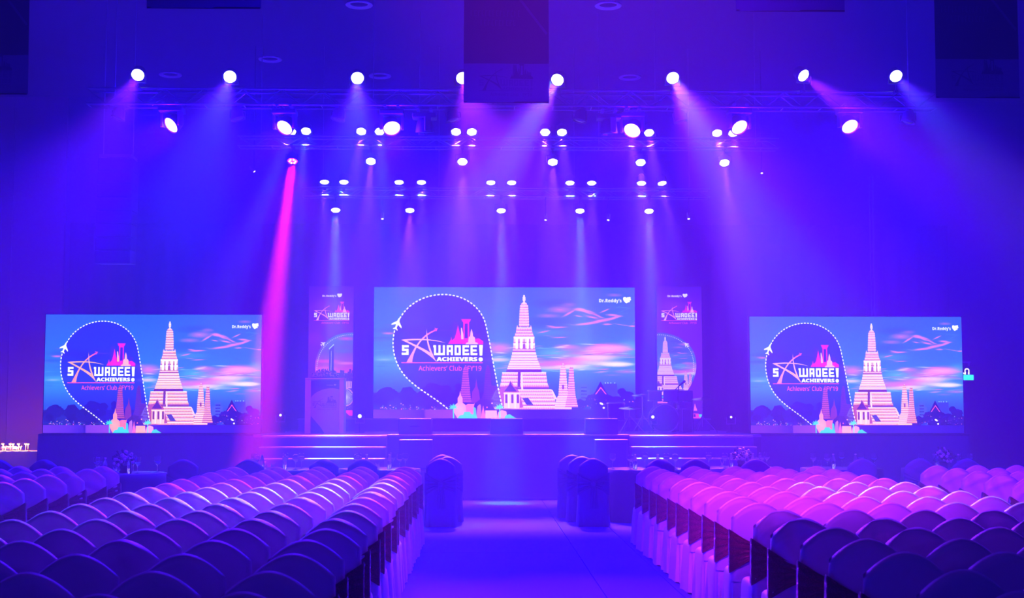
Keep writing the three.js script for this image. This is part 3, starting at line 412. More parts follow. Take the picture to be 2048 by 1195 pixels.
{ // lowest truss: five pairs on top, five lamps below
  const up = [-3.67, -3.28, -2.17, -1.72, -0.32, 0.1, 1.28, 1.72, 2.73, 3.15], cy = [0.6, 1, 0.7, 0.6, 0.9, 0.6, 0.9, 0.6, 0.7, 0.3];
  up.forEach((x, i) => par([x, 6.22, -27.3], [-x * 0.015 + (i === 9 ? 0.15 : 0), -1, 0.42], `${ordinal[i]} from the left of ten small lamps standing on the lowest truss`, 'lamps on the lowest truss', { up: true, drop: 0.13, spin: i * 0.9, color: cy[i] > 0.65 ? mix(C.purple, C.violet, 0.75) : C.purple, cd: L.rear, deg: 11, core: L.rear * 0.9 * cy[i], coreDeg: 5 }));
  [-3.44, -1.95, -0.11, 1.48, 2.88].forEach((x, i) => par([x, 5.65, -27.3], [-x * 0.015, -1, 0.5], `${ordinal[i]} from the left of five lamps hanging below the lowest truss`, 'lamps under the lowest truss', { drop: 0.28, spin: i * 0.6, color: i === 1 ? C.purple : mix(C.purple, C.violet, 0.6), cd: L.rear, deg: 14, core: L.rear * [1.6, 0.1, 1.3, 1.6, 1.1][i], coreDeg: 5 }));
}
{ // pin spots: small bright points with a thread of light
  const bodyG = lathe([[0.001, -0.12], [0.03, -0.12], [0.036, -0.02], [0.036, 0.02], [0.028, 0.02], [0.001, 0.005]], 14).rotateX(Math.PI / 2), lensG = lathe([[0.026, 0.012], [0.015, 0.022], [0.001, 0.026]], 12).rotateX(Math.PI / 2), mat = glowMat(0.9, 0.8, 1, 6);
  [[-5.09, 6.44, 0.9, 0.2, 'tiny pin spot beyond the left end of the middle truss'], [5.18, 6.45, 0, 0.5, 'tiny pin spot beyond the right end of the middle truss'], [-2.49, 5.47, 0, 0.5, 'tiny pin spot under the lowest truss between its first two hanging lamps'], [0.78, 5.46, -0.12, 0.35, 'tiny pin spot under the lowest truss left of its fourth hanging lamp'], [2.04, 5.46, -0.2, 0.5, 'tiny pin spot under the lowest truss right of its fourth hanging lamp'], [3.66, 5.49, 0, 0.5, 'tiny pin spot under the right end of the lowest truss']].forEach(([x, y, dx, dz, label], i) => {
    const t = thing('pin_spot', label, 'spotlight', [x, y, Math.abs(x) > 4.2 ? -27.3 : -27.16], 0, 'tiny pin spots'), dir = V(dx, -1, dz).normalize(), q = new THREE.Quaternion().setFromUnitVectors(Zaxis, dir);
    obj('body', bodyG, M.steel, t).quaternion.copy(q); obj('lens', lensG, mat, t).quaternion.copy(q); obj('stem', rod(V(0, 0.03, 0), V(0, (Math.abs(x) > 4.2 ? 8.999 : 5.93) - y, 0), 0.01), M.black, t);
    if (i === 0 || i === 3 || i === 4) beam(t, dir.clone().multiplyScalar(0.04), dir, new THREE.Color().setRGB(0.5, 0.3, 1), 120, 1.2, 0.3, 1);
  });
}
{ // unseen front-of-house lamps added on a bar above the camera, washing the aisle and the stage front in blue
  for (const [i, x] of [-4.5, -1.5, 1.5, 4.5].entries()) { par([x, 6.9, -0.5], [-x * 0.06, -0.30, -1], `${ordinal[i]} from the left of four added blue lamps on the unseen bar above the camera`, 'added front-of-house lamps', { drop: 0.25, big: true, color: C.blue, cd: L.house, deg: 16, soft: 5 }); const g = new THREE.PointLight(C.blue, L.addedFill * 0.07); g.position.set(x, 6.8, -0.75); g.shadow.radius = 5; g.name = 'added_fill'; scene.add(g); }  // added point light brightening the near chair backs
  for (const [x, to, k, label] of [[-3, [3.3, 0.9, -14.2], 1, 'added violet profile lamp left of centre on the unseen bar above the camera'], [2.6, [-2.4, 0.9, -15], 0.22, 'added violet profile lamp right of centre on the unseen bar above the camera']])
    par([x, 6.9, -0.5], [to[0] - x, to[1] - 6.9, to[2] + 0.5], label, 'added front-of-house lamps', { drop: 0.25, color: C.pinkish, cd: L.profile * k, deg: 10, soft: 3 });  // added to lift the middle rows of chairs
  const t = thing('added_lamp_bar', 'added black pipe hung unseen above the camera carrying the added lamps', 'lamp bar', [0, 7.16, -0.5]); obj('pipe', rod(V(-5.5, 0, 0), V(5.5, 0, 0), 0.025, 10), M.black, t); for (const x of [-4, 0, 4]) obj('hanger', rod(V(x, 0, 0), V(x, 1.83, 0), 0.012), M.steel, t);
}
// ------------------------------------------------------------------ banners hanging from the ceiling, line array, mast
{
  const hang = new THREE.MeshStandardMaterial({ map: artHanging, roughness: 0.8 }), back = std(0.2, 0.18, 0.26, 0.85);
  const spots = [[-0.73, 0.29, 5.35, -16.2, 'dark printed banner hanging in front of the middle of the top lamps'], [5.0, 6.02, 5.44, -16.2, 'dark printed banner hanging near the right edge above the video wall'], [-6.97, -5.95, 5.42, -16.2, 'dark printed banner hanging at the top left corner of the view'], [-3.5, -2.5, 5.24, -12, 'hanging banner left of centre, only its pale bottom edge in view'], [1.77, 2.75, 5.25, -12, 'hanging banner right of centre, only its pale bottom edge in view']];
  for (const [x0, x1, y, z, label] of spots) {
    const t = thing('hanging_banner', label, 'banner', [(x0 + x1) / 2, y, z], 0, 'printed banners hung from the ceiling'), w = (x1 - x0) / 2, h = 2.3, f = (u, v) => [(-w + 2 * w * u) * (1 + 0.012 * (1 - v) * (1 - v)), h * v + 0.012 * (1 - v) * (u - 0.5), 0.012 + 0.02 * Math.sin(u * 5 + v * 3) * (1 - v)];
    obj('print', grid(16, 24, f), hang, t);
    obj('backing', grid(16, 24, (u, v) => { const q = f(1 - u, v); q[2] -= 0.008; return q; }), back, t);
    obj('top_bar', rod(V(-w - 0.03, h, 0.01), V(w + 0.03, h, 0.01), 0.016, 10), M.steel, t);
    obj('bottom_bar', rod(V(-w, 0.004, 0.008), V(w, 0.004, 0.008), 0.009, 8), M.drape, t);
    for (const s of [-1, 1]) obj('cord', rod(V(s * w * 0.9, h, 0.01), V(s * w * 0.9, 9 - y, 0.01), 0.004), M.steel, t);
  }
}
{
  const t = thing('line_array', 'black column of stacked loudspeaker cabinets hanging above the left video wall', 'loudspeaker', [-6.93, 4.2, -24]);
  for (let k = 0; k < 8; k++) { const c = obj('cabinet', rbox(-0.305, 0.305, 0, 0.225, -0.25, 0.2, 0.012), M.black, t); c.position.set(0, k * 0.232, 0.02 * (k - 4) * -0.4); c.rotation.x = 0.03 * (4 - k) * 0.5; obj('grille', rbox(-0.29, 0.29, 0.015, 0.21, 0.19, 0.21, 0.006), M.grille, c); }
  obj('frame', [box(-0.28, 0.28, 1.87, 1.92, -0.25, -0.21), box(-0.28, 0.28, 1.87, 1.92, 0.15, 0.19), box(-0.28, -0.24, 1.86, 1.92, -0.25, 0.19), box(0.24, 0.28, 1.86, 1.92, -0.25, 0.19)], M.steel, t);
  for (const s of [-1, 1]) obj('hoist_chain', rod(V(s * 0.26, 1.9, 0), V(s * 0.26, 4.8, 0), 0.01), M.steel, t);
}
{
  const t = thing('lighting_mast', 'slim pale mast rising behind the right video wall', 'mast', [7.45, 0, -27.4]);
  obj('base', rbox(-0.35, 0.35, 0, 0.03, -0.35, 0.35, 0.01), M.steel, t);
  for (const [x, z] of [[-0.04, -0.04], [0.04, -0.04], [0, 0.04]]) obj('tube', rod(V(x, 0.03, z), V(x, 6.4, z), 0.012, 8), M.cyanLitAlu, t);
  for (let k = 0; k < 20; k++) obj('brace', rod(V(k % 2 ? -0.04 : 0.04, 0.1 + k * 0.31, -0.04), V(0, 0.1 + (k + 1) * 0.31, 0.04), 0.005), M.cyanLitAlu, t);
}
// ------------------------------------------------------------------ covered banquet chairs
const smooth = (g) => { g.deleteAttribute('uv'); g.deleteAttribute('normal'); const m = mergeVertices(g, 1e-4); m.computeVertexNormals(); return m; };
const zc = (y) => 0.205 + (y - 0.45) * 0.085;                            // the backrest leans a little towards the rear (+z)
function backGeo(v3) {
  const W = 0.22, top = (u) => 0.86 + 0.115 * (1 - Math.pow(Math.abs(u), 1.85));
  const side = (s) => (a, b) => {
    const u = (s > 0 ? a : 1 - a) * 2 - 1, y = 0.38 + (top(u) - 0.38) * b, e = 1 - Math.pow(Math.abs(u), 14), q = b > 0.93 ? Math.sqrt(Math.max(0, 1 - ((b - 0.93) / 0.07) ** 2)) : 1, d = 0.034 * Math.sqrt(Math.max(0, e)) * q;
    let w = 0; const inner = Math.sqrt(Math.max(0, e)) * q;
    if (v3 === 1) w = 0.03 * Math.exp(-(((y - 0.84 + 0.12 * u * u) / 0.045) ** 2)) * (1 - u * u) - 0.02 * Math.exp(-(((y - 0.75 + 0.1 * u) / 0.03) ** 2));
    if (v3 === 2) w = 0.02 * Math.sin(14 * (y + 0.35 * u)) * (1 - u * u * 0.5) + 0.022 * Math.exp(-(((y - 0.88 - 0.08 * u) / 0.03) ** 2));
    if (v3 === 0) w = 0.004 * Math.sin(14 * y + 5 * u);
    return [u * (W - 0.012 * Math.max(0, (y - 0.5) / 0.4)), y, zc(y) + s * (d + (s > 0 ? w : 0) * inner)];
  };
  return smooth(mergeGeometries([grid(24, 22, side(1)), grid(24, 22, side(-1))]));
}
function skirtGeo(v3) {
  const n = 56, f = (u, v) => {
    const a = u * 2 * Math.PI, c = Math.cos(a), s = Math.sin(a), sq = (t) => Math.sign(t) * Math.pow(Math.abs(t), 0.35);
    let y, k = 1, fold = 0;
    if (v < 0.6) { const t = v / 0.6; y = 0.003 + 0.415 * t; const open = Math.pow(1 - t, 0.8); fold = open * (0.012 * Math.sin(a * 9 + v3 * 2) + 0.008 * Math.sin(a * 14 + 1.3 + v3)) + 0.018 * open; y += (1 - t) * (1 - t) * 0.008 * Math.sin(a * 5 + v3); y = Math.max(y, 0.002); }
    else if (v < 0.8) { const t = (v - 0.6) / 0.2 * Math.PI / 2; y = 0.418 + 0.045 * Math.sin(t); fold = -0.05 * (1 - Math.cos(t)); }
    else { const t = (v - 0.8) / 0.2; y = 0.463 + 0.012 * t; k = 1 - t; fold = -0.05 * (1 - t); }
    return [(0.218 + fold) * sq(c) * k, y, (0.222 + fold) * sq(s) * k - 0.0];
  };
  return smooth(grid(n, 20, f, true));
}
const sashGeo = (() => {
  const n = 60, m = 30, f = (u, v) => {
    const a = u * 2 * Math.PI, c = Math.cos(a), s = Math.sin(a), X = 0.229, x = X * Math.sign(c) * Math.pow(Math.abs(c), 0.3), rear = s > 0, k = Math.min(1, Math.abs(x) / X);
    const h = rear ? 0.036 + 0.13 * Math.pow(k, 1.2) : 0.15, y = 0.61 + (v * 2 - 1) * h, rip = (rear ? 0.009 : 0.004) * Math.sin(v * 30 + (rear ? k * 2 : 0)) ;
    const zz = (rear ? 1 : -1) * (0.043 + (rear ? 0.02 * (1 - k) : 0) + rip) * Math.pow(Math.abs(s), 0.3);
    return [x, y, zc(y) + zz];
  };
  return grid(n, m, f, true);
})();
const knotGeo = new THREE.SphereGeometry(0.036, 14, 10).scale(1.0, 1.15, 0.75).translate(0, 0.615, zc(0.615) + 0.072);
const tailGeo = smooth(mergeGeometries([1, -1].map((s) => grid(12, 14, (u, v) => { const y = 0.6 - 0.34 * v, w = 0.028 + 0.03 * Math.sqrt(v); return [(s > 0 ? 1 : -1) * (u * 2 - 1) * w + 0.012 * v, y, zc(0.615) + 0.066 - 0.012 * v + s * 0.004 + 0.007 * Math.sin(u * 19 + v * 4)]; }))));
const backs = [0, 1, 2].map(backGeo), skirts = [0, 1, 2].map(skirtGeo);
const proto = [0, 1, 2].map((k) => {
  const t = new THREE.Group(); t.name = 'covered_chair';
  obj('backrest_cover', backs[k], M.cloth, t); obj('seat_cover', skirts[k], M.cloth, t);
  const s = obj('sash', sashGeo, M.sequin, t); s.userData.label = 'wine red sequin sash'; obj('knot', knotGeo, M.sequin, s); obj('tail', tailGeo, M.sequin, s);
  return t;
});
function placeChair(x, z, turn, label, group, k, dark) {
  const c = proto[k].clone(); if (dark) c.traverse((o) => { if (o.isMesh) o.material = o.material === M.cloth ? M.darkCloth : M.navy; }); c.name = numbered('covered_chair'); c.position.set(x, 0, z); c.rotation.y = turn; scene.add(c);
  return tag(c, label, 'chair', group);
}
const inFrame = (x, z) => { const d = -z - 0.2, q = (x + 0.53) / d; return q > -0.352 - 0.3 / d && q < 0.3985 + 0.3 / d; };
for (let r = 0; r < 17; r++) {
  const zb = -(5.42 + 0.715 * r) - 0.24;
  for (const s of [-1, 1]) {
    const word = s < 0 ? 'left' : 'right';
    for (let i = 0; i < 5; i++) {
      const x = s < 0 ? -1.47 - i * 0.515 : 1.6 + i * 0.507, z = zb + rr(-0.03, 0.03), jx = rr(-0.012, 0.012), turn = rr(-0.05, 0.05), k = rnd() < 0.4 ? 0 : rnd() < 0.5 ? 1 : 2, kk = r < 3 ? 0 : k;
      if (inFrame(x, z)) placeChair(x + jx, z, turn, `covered chair ${word} of the aisle, ${i ? ordinal[i] + ' from the aisle' : 'beside the aisle'}, ${ordinal[r]} row from the camera`, `rows of covered chairs in the block ${word} of the aisle`, kk);
    }
    for (let i = 0; i < 8; i++) {
      const x = s * (5.18 + i * 0.51), z = zb - 0.2 + rr(-0.03, 0.03), jx = rr(-0.012, 0.012), turn = rr(-0.05, 0.05), k = Math.floor(rnd() * 3);
      if (r > 7 && inFrame(x, z)) placeChair(x + jx, z, turn, `covered chair in the outer ${word} block, ${ordinal[i]} from its gangway, ${ordinal[r]} row from the camera`, `rows of covered chairs in the outer ${word} block`, k);
    }
  }
}
{ // chairs of the front tables, backs to the camera
  const rows = [[-1.1, 19.6, 'near'], [-1.02, 20.4, 'middle'], [-1.12, 21.2, 'far'], [1.1, 19.6, 'near'], [1.0, 20.4, 'middle'], [0.9, 21.1, 'far']];
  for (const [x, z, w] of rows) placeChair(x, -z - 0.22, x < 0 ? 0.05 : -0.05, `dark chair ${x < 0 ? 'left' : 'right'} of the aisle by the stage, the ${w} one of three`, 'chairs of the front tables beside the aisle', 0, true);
  const front = [[-2.17, 'fourth'], [-2.72, 'third'], [-3.75, 'second'], [-4.7, 'first'], [2.02, 'first'], [2.5, 'second'], [3.35, 'third'], [4.9, 'fourth'], [5.75, 'fifth'], [6.35, 'sixth'], [-6.6, 'outermost'], [-7.2, 'last but one']];
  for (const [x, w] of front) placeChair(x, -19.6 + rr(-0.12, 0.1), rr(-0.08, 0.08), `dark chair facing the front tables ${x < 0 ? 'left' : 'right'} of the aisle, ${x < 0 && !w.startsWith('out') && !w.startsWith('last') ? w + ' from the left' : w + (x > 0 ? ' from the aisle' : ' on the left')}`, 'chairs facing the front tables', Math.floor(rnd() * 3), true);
}
// ------------------------------------------------------------------ front tables with glasses
{
  const topG = lathe([[0.001, 0.74], [0.6, 0.74], [0.61, 0.755], [0.6, 0.768], [0.001, 0.768]], 40), legG = lathe([[0.28, 0], [0.28, 0.02], [0.05, 0.05], [0.04, 0.74], [0.001, 0.74]], 20);
  const clothG = smooth(grid(72, 16, (u, v) => {
    const a = u * 2 * Math.PI; if (v > 0.5) { const r = 0.612 * (1 - (v - 0.5) * 2); return [r * Math.cos(a), 0.771, r * Math.sin(a)]; }
    const t = 1 - v * 2, r = 0.618 + t * 0.05 + 0.028 * t * Math.sin(a * 16); return [r * Math.cos(a), 0.771 - 0.766 * t - 0.004 * (t > 0 ? 1 : 0), r * Math.sin(a)];
  }, true));
  const goblet = lathe([[0.034, 0], [0.034, 0.003], [0.008, 0.008], [0.004, 0.02], [0.004, 0.08], [0.012, 0.088], [0.036, 0.11], [0.041, 0.14], [0.034, 0.185], [0.0325, 0.185], [0.039, 0.14], [0.034, 0.112], [0.001, 0.092]], 18).scale(1.25, 1.25, 1.25);
  const tumbler = lathe([[0.001, 0], [0.03, 0], [0.036, 0.11], [0.034, 0.11], [0.028, 0.008], [0.001, 0.008]], 16);
  const bottleG = lathe([[0.001, 0], [0.032, 0], [0.033, 0.1], [0.033, 0.14], [0.014, 0.19], [0.013, 0.215], [0.001, 0.215]], 16), capG = lathe([[0.015, 0.208], [0.015, 0.225], [0.001, 0.226]], 12);
  const T = [[-2.05, -20.9, 'first front table left of the aisle'], [-3.6, -20.8, 'second front table left of the aisle'], [-5.6, -19.6, 'third front table left of the aisle'], [1.98, -20.8, 'first front table right of the aisle'], [3.5, -21.2, 'second front table right of the aisle'], [5.0, -20.9, 'third front table right of the aisle'], [6.5, -20.7, 'outermost front table right of the aisle']];
  const centre = { 2: 1, 4: 1, 6: 1 };
  T.forEach(([x, z, where], i) => {
    const t = thing('round_table', `round table under a dark cloth, the ${where}`, 'table', [x, 0, z], 0, 'round front tables'); obj('tabletop', topG, M.whiteBoard, t); obj('pedestal', legG, M.steel, t);
    const c = obj('tablecloth', clothG, M.tablecloth); c.position.set(x, 0, z); tag(c, `dark pleated cloth draped over the ${where}`, 'tablecloth', 'cloths of the front tables');
    const n = 7;
    for (let k = 0; k < n; k++) {
      const a = -0.4 + k / n * 6.283 + rr(-0.2, 0.2), r = rr(0.3, 0.5), wine = k % 3 !== 2, px = x + r * Math.cos(a), pz = z + r * Math.sin(a);
      const g = obj(wine ? 'wine_glass' : 'water_glass', wine ? goblet : tumbler, M.glass); g.position.set(px, 0.7715, pz);
      tag(g, `${wine ? 'clear stemmed glass' : 'straight clear tumbler'}, ${ordinal[k]} glass round the ${where}`, 'glass', `glasses on the ${where}`);
    }
    for (let k = 0; k < 2; k++) { const b = thing('water_bottle', `small water bottle, the ${k ? 'right' : 'left'} one on the ${where}`, 'bottle', [x + (k ? 0.16 : -0.18), 0.7715, z + 0.22], 0, 'water bottles on the front tables'); obj('bottle_body', bottleG, M.glass, b); obj('cap', capG, M.whiteBoard, b); }
    if (centre[i]) {
      const f = thing('flower_centrepiece', `dark round flower arrangement on the ${where}`, 'flowers', [x + 0.02, 0.7715, z - 0.02], 0, 'flower centrepieces'); obj('vase', lathe([[0.001, 0], [0.06, 0], [0.05, 0.05], [0.07, 0.1], [0.062, 0.1], [0.001, 0.04]], 16), M.blackGloss, f);
      const lf = [], fl = []; for (let k = 0; k < 70; k++) { const a = rr(0, 6.283), e = Math.acos(rr(-0.5, 1)), r = rr(0.08, 0.15), p = V(r * Math.sin(e) * Math.cos(a), 0.17 + r * Math.cos(e), r * Math.sin(e) * Math.sin(a)); (k % 3 ? lf : fl).push(k % 3 ? new THREE.ConeGeometry(0.02, 0.08, 4).rotateX(a).rotateZ(e).translate(p.x, p.y, p.z) : new THREE.IcosahedronGeometry(0.024, 0).translate(p.x, p.y, p.z)); }
      obj('foliage', lf, M.leaf, f).userData.kind = 'stuff'; obj('blossoms', fl, M.flower, f).userData.kind = 'stuff';
    }
  });
}
// ------------------------------------------------------------------ lectern, loudspeakers, drum kit, sign, buffet
{
  const t = thing('lectern', 'pale printed lectern on the left of the stage with flowers along its top', 'lectern', [-3.535, 1.19, -26.6]);
  obj('body', rbox(-0.3, 0.3, 0, 1.02, -0.4, -0.02, 0.01), M.whiteBoard, t);
  obj('front_panel', new THREE.BoxGeometry(0.56, 1.02, 0.016).translate(-0.005, 0.52, -0.008), [M.whiteBoard, M.whiteBoard, M.whiteBoard, M.whiteBoard, new THREE.MeshStandardMaterial({ map: artLectern, roughness: 0.5 }), M.whiteBoard], t);
  obj('side_panel', rbox(-0.385, -0.27, 0, 1.06, -0.42, 0.02, 0.01), M.whiteBoard, t); obj('side_panel', rbox(0.28, 0.37, 0, 1.06, -0.42, 0.02, 0.01), M.whiteBoard, t);
  obj('top', rbox(-0.385, 0.37, 1.05, 1.08, -0.44, 0.03, 0.008), M.whiteBoard, t);
  const f = thing('flower_garland', 'low garland of pale flowers and leaves along the lectern top', 'flowers', [-3.535, 2.27, -26.62]), lf = [], fl = [];
  for (let k = 0; k < 130; k++) { const x = rr(-0.26, 0.24), h = 0.11 * (1 - (x / 0.3) ** 2) + 0.02, y = 0.012 + rr(0, h), z = rr(-0.12, 0.04); if (k % 2) lf.push(new THREE.ConeGeometry(0.012, 0.06, 4).rotateX(rr(0, 6)).rotateZ(rr(-1, 1)).translate(x, y + 0.02, z)); else fl.push(new THREE.IcosahedronGeometry(0.016, 0).translate(x, y, z)); }
  obj('leaves', lf, M.leaf, f).userData.kind = 'stuff'; obj('blossoms', fl, M.flower, f).userData.kind = 'stuff'; obj('tray', rbox(-0.27, 0.25, 0, 0.02, -0.14, 0.05, 0.006), M.black, f);
}
{ // wedge monitors on the stage lip; loudspeakers on the floor before the stage
  const sh = new THREE.Shape([[-0.19, 0], [0.2, 0], [0.2, 0.1], [0.02, 0.285], [-0.19, 0.285]].map((p) => new THREE.Vector2(...p))), wedge = new THREE.ExtrudeGeometry(sh, { depth: 0.6, bevelEnabled: true, bevelSize: 0.008, bevelThickness: 0.008, bevelSegments: 2 }).rotateY(Math.PI / 2).translate(-0.3, 0.008, 0);
  for (const [x, w] of [[-1.74, 'left'], [-0.03, 'middle'], [1.755, 'right']]) {
    const t = thing('stage_monitor', `black wedge monitor on the stage lip, the ${w} one of three before the central screen`, 'loudspeaker', [x, 1.19, -25.85], 0, 'wedge monitors on the stage lip');
    obj('cabinet', wedge, M.black, t); obj('handle', [rod(V(-0.09, 0.15, 0.21), V(0.09, 0.15, 0.21), 0.009), rod(V(-0.09, 0.15, 0.19), V(-0.09, 0.15, 0.215), 0.009), rod(V(0.09, 0.15, 0.19), V(0.09, 0.15, 0.215), 0.009)], M.blackGloss, t); obj('rear_grille', new THREE.PlaneGeometry(0.5, 0.23).rotateY(Math.PI).rotateX(0.77).translate(0, 0.2, -0.125), M.grille, t);
    obj('top_highlight_strip', rbox(-0.3, 0.3, 0.284, 0.302, -0.16, 0.2, 0.007), M.nosing, t);  // pale strip standing in for light caught along the top edge
  }
  for (const [x, w] of [[-1.71, 'left'], [1.895, 'right']]) {
    const t = thing('floor_speaker', `tall black loudspeaker on the floor against the ${w} part of the stage front`, 'loudspeaker', [x, 0, -25.3], 0, 'loudspeakers before the stage');
    for (const k of [0, 1]) { const c = obj('cabinet', rbox(-0.3, 0.3, 0.01, 0.545, -0.22, 0.12, 0.012), M.stageSkirt, t); c.position.y = k * 0.55; obj('grille', rbox(-0.27, 0.27, 0.04, 0.51, 0.115, 0.13, 0.006), M.stageSkirt, c); }
    obj('foot', box(-0.28, 0.28, 0.0, 0.012, -0.2, 0.1), M.black, t); obj('top_highlight_strip', rbox(-0.3, 0.3, 1.093, 1.107, -0.22, 0.12, 0.006), M.nosing, t);  // as on the monitors, a pale strip paints the lit top edge
  }
}
{ // drum kit on the right of the stage
  const y0 = 1.19, drum = (r, d) => lathe([[r, -d], [r, d]], 32), hoop = (r, y) => new THREE.TorusGeometry(r, 0.014, 8, 36).rotateX(Math.PI / 2).translate(0, y, 0);
  const k = thing('kick_drum', 'large round bass drum facing the seats on the right of the stage', 'drum', [3.15, y0 + 0.29, -27.4]);
  obj('shell', drum(0.275, 0.2).rotateX(Math.PI / 2), M.drumShell, k); obj('head', new THREE.CircleGeometry(0.272, 36).translate(0, 0, 0.19), M.blackGloss, k); obj('head', new THREE.CircleGeometry(0.272, 36).translate(0, 0, -0.19), M.drumHead, k);
  for (const z of [0.2, -0.2]) obj('hoop', hoop(0.278, 0).rotateX(Math.PI / 2).translate(0, 0, z), M.chrome, k);
  for (const s of [-1, 1]) obj('leg', rod(V(s * 0.2, -0.19, 0.1), V(s * 0.32, -0.285, 0.24), 0.01), M.chrome, k);
  const tom = (name, label, x, y, z, r, d, legs) => { const t = thing(name, label, 'drum', [x, y, z]); obj('shell', drum(r, d), M.drumShell, t); obj('head', new THREE.CircleGeometry(r, 28).rotateX(-Math.PI / 2).translate(0, d, 0), M.drumHead, t); for (const e of [-d, d]) obj('hoop', hoop(r, e), M.chrome, t); for (let i = 0; i < 3; i++) { const a = i * 2.1 + 0.5; obj(legs ? 'leg' : 'mount', legs ? rod(V(r * Math.cos(a), 0, r * Math.sin(a)), V(r * 1.1 * Math.cos(a), y0 - y, r * 1.1 * Math.sin(a)), 0.009) : rod(V(0.03 * (i - 1), -d, 0), V(0.03 * (i - 1), -d - 0.14, -0.02), 0.008), M.chrome, t); } };
  tom('tom_drum', 'small tom drum mounted over the left of the bass drum', 2.98, y0 + 0.74, -27.4, 0.14, 0.1); tom('tom_drum', 'small tom drum mounted over the right of the bass drum', 3.3, y0 + 0.74, -27.4, 0.15, 0.11);
  tom('floor_tom', 'floor tom standing at the left end of the drum kit', 2.25, y0 + 0.42, -27.95, 0.18, 0.17, true); tom('snare_drum', 'snare drum standing right of the bass drum', 3.62, y0 + 0.55, -27.8, 0.17, 0.07, true);
  const cym = (x, h, z, label) => { const t = thing('cymbal_stand', label, 'cymbal', [x, y0, z], 0, 'cymbals of the drum kit'); obj('pole', rod(V(0, 0.12, 0), V(0, h, 0), 0.012, 8), M.chrome, t); for (let i = 0; i < 3; i++) { const a = i * 2.094 + 0.3; obj('leg', rod(V(0, 0.34, 0), V(0.3 * Math.cos(a), 0.008, 0.3 * Math.sin(a)), 0.009), M.chrome, t); } obj('cymbal', lathe([[0.22, 0], [0.12, 0.014], [0.045, 0.022], [0.03, 0.038], [0.001, 0.042]], 32).rotateX(0.12).translate(0, h - 0.03, 0), M.brass, t); };
  cym(2.8, 0.78, -27.98, 'cymbal on a tripod stand left of the bass drum'); cym(3.95, 0.7, -27.5, 'cymbal on a tripod stand at the far right of the drums'); cym(2.45, 0.52, -27.2, 'low cymbal on a tripod stand behind the right wedge monitor');
  const c = thing('amplifier_cabinet', 'tall dark cabinet standing behind the bass drum before the right banner', 'cabinet', [3.62, y0, -28.3]); obj('cabinet', rbox(-0.24, 0.24, 0.02, 0.86, -0.2, 0.2, 0.015), M.black, c); obj('grille', rbox(-0.21, 0.21, 0.05, 0.83, 0.195, 0.215, 0.008), M.grille, c); obj('foot', box(-0.22, 0.22, 0, 0.025, -0.18, 0.18), M.black, c); obj('handle', rod(V(-0.08, 0.875, 0), V(0.08, 0.875, 0), 0.01), M.steel, c);
  const m = thing('microphone_stand', 'microphone stand with round base in front of the drums', 'microphone', [3.4, y0, -27.0]); obj('base', lathe([[0.001, 0], [0.14, 0], [0.14, 0.012], [0.05, 0.03], [0.001, 0.035]], 24), M.steel, m); obj('pole', rod(V(0, 0.02, 0), V(0, 0.92, 0), 0.011, 8), M.black, m); obj('boom', rod(V(-0.06, 0.86, -0.05), V(0.06, 0.98, 0.06), 0.009), M.black, m); obj('clutch', new THREE.CylinderGeometry(0.02, 0.02, 0.06, 10).translate(0, 0.52, 0), M.chrome, m);
  const mi = obj('microphone', lathe([[0.001, -0.12], [0.012, -0.12], [0.018, 0], [0.026, 0.02], [0.026, 0.045], [0.001, 0.06]], 14).rotateZ(-0.9).translate(0.08, 1.0, 0.08), M.black, m); mi.userData.label = 'black handheld microphone';
}
{ // small lamps and monitors standing on the stage floor; the last glow imitates reflections off a speaker
  const body = lathe([[0.001, -0.14], [0.05, -0.14], [0.075, -0.04], [0.078, 0.02], [0.066, 0.02], [0.001, 0.004]], 18).rotateX(Math.PI / 2), lens = lathe([[0.06, 0.004], [0.03, 0.018], [0.001, 0.022]], 16).rotateX(Math.PI / 2), dim = glowMat(0.8, 0.8, 1, 3);
  for (const [x, y, z, s, label] of [[2.87, 1.51, -26.9, 0.62, 'small bright round face on a stand low beside the bass drum'], [-4.62, 1.54, -28.2, 0.5, 'small bright spotlight on the stage near the left video wall'], [-2.98, 1.52, -28, 0.8, 'small round spotlight right of the lectern'], [4.62, 1.5, -28, 0.45, 'bright face standing in for reflections on a small speaker near the right video wall']]) {
    const t = thing('floor_bright_spot', label, 'spotlight', [x, y, z], 0, 'small spotlights on the stage floor'); obj('housing', body, M.black, t); const l = obj('lens', lens, dim, t); l.scale.setScalar(s); l.position.z = 0.006;
    obj('yoke', [rod(V(-0.09, 0, 0), V(-0.09, -0.14, 0), 0.008), rod(V(0.09, 0, 0), V(0.09, -0.14, 0), 0.008), rod(V(-0.095, -0.14, 0), V(0.095, -0.14, 0), 0.009)], M.steel, t); obj('stand', [rod(V(0, -0.14, 0), V(0, -(y - 1.2), 0), 0.012), lathe([[0.001, 0], [0.1, 0], [0.1, 0.012], [0.001, 0.014]], 18).translate(0, 1.19 - y, 0)], M.black, t);
  }
}
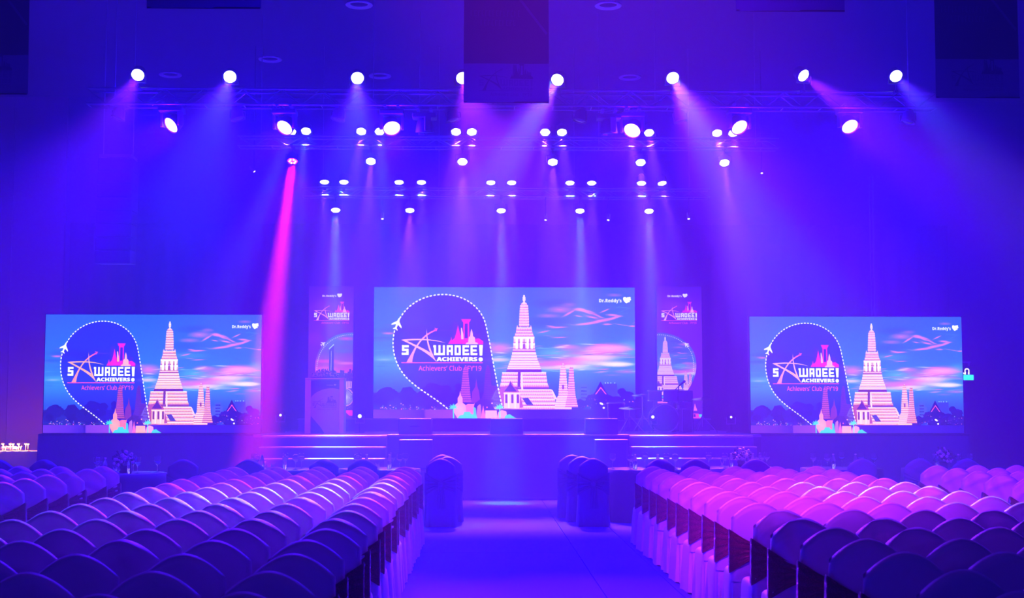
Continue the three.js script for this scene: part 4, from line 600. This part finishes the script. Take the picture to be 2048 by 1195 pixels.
{ // exit sign right of the right video wall
  const t = thing('exit_sign', 'lit green and white sign half hidden by the right video wall', 'sign', [10.5, 2.3, -31.05]); obj('case', rbox(-0.27, 0.27, 0, 0.34, -0.05, 0.05, 0.01), M.black, t);
  obj('lower_panel', box(-0.25, 0.25, 0.02, 0.14, 0.05, 0.056), glowMat(0.02, 0.9, 0.3, 2.2), t);
  const ring = new THREE.TorusGeometry(0.045, 0.013, 8, 20, Math.PI * 1.3).rotateZ(-Math.PI * 0.15).translate(0.1, 0.235, 0.056); obj('pictogram', [ring, box(0.045, 0.075, 0.15, 0.21, 0.05, 0.06), box(0.125, 0.155, 0.15, 0.21, 0.05, 0.06), rod(V(-0.02, 0.22, 0.056), V(0.04, 0.16, 0.056), 0.012)], glowMat(1, 0.95, 0.7, 2.5), t).userData.kind = 'stuff';
  obj('bracket', [box(-0.2, -0.17, 0.34, 0.44, -0.06, -0.03), box(0.17, 0.2, 0.34, 0.44, -0.06, -0.03), box(-0.22, 0.22, 0.42, 0.45, -0.12, -0.03)], M.steel, t);
}
{ // buffet at the back left, warmed by small lamps
  const t = thing('buffet_table', 'long buffet table under pale linen at the back left', 'table', [-11.4, 0, -30.3]); obj('tabletop', rbox(-1.5, 1.5, 0.72, 0.75, -0.4, 0.4, 0.008), M.whiteBoard, t); for (const [x, z] of [[-1.4, -0.3], [1.4, -0.3], [-1.4, 0.3], [1.4, 0.3]]) obj('leg', rod(V(x, 0, z), V(x, 0.72, z), 0.02), M.steel, t);
  const c = obj('buffet_cloth', [rbox(-1.53, 1.53, 0.75, 0.757, -0.43, 0.43, 0.003), grid(90, 4, (u, v) => [-1.53 + 3.06 * u, 0.01 + 0.74 * v, 0.43 + 0.02 * (1 - v) * Math.sin(u * 90)])], M.linen); c.position.set(-11.4, 0, -30.3); tag(c, 'pale linen hanging over the front of the buffet table', 'tablecloth');
  const warm = new THREE.Color().setRGB(1, 0.24, 0.1), shadeG = lathe([[0.034, 0], [0.03, 0.018], [0.012, 0.036], [0.001, 0.038]], 16), bulb = lathe([[0.03, 0.004], [0.026, -0.016], [0.001, -0.026]], 14);
  for (let k = 0; k < 10; k++) {
    const x = -11.05 + k * 0.084 + rr(-0.012, 0.012), h = k % 4 === 3 ? 0.1 : 0.16, q = thing('buffet_lamp', `small warm lamp on a stem over the buffet, ${ordinal[k]} from the left`, 'lamp', [x, 0.757, -30.0 + (k % 2) * 0.1], 0, 'warm lamps along the buffet');
    obj('base', lathe([[0.001, 0], [0.04, 0], [0.04, 0.008], [0.001, 0.01]], 14), M.brass, q); obj('stem', rod(V(0, 0.01, -0.02), V(0, h, -0.02), 0.006), M.brass, q); obj('shade', shadeG.clone().translate(0, h, 0), M.brass, q); obj('bulb', bulb.clone().translate(0, h, 0), glowMat(1, 0.55, 0.12, 18), q);
    const p = new THREE.PointLight(warm, 1.6); p.position.set(0, h - 0.04, 0); p.shadow.radius = 2; p.name = 'bulb_light'; q.add(p);
  }
  for (let k = 0; k < 4; k++) { const d = thing('chafing_dish', `covered metal serving dish on the buffet, ${ordinal[k]} from the left`, 'dish', [-12.3 + k * 0.5, 0.757, -30.35], 0, 'serving dishes on the buffet'); obj('pan', rbox(-0.19, 0.19, 0.03, 0.09, -0.13, 0.13, 0.012), M.chrome, d); obj('lid', new THREE.SphereGeometry(0.17, 20, 8, 0, 6.2832, 0, Math.PI / 2).scale(1.1, 0.45, 0.75).translate(0, 0.09, 0), M.chrome, d); for (const s of [-1, 1]) obj('foot', box(s * 0.16 - 0.012, s * 0.16 + 0.012, 0, 0.035, -0.1, 0.1), M.chrome, d); }
}
scene.traverse((o) => { if (o.isLight) { o.castShadow = true; } });
renderer.render(scene, camera);
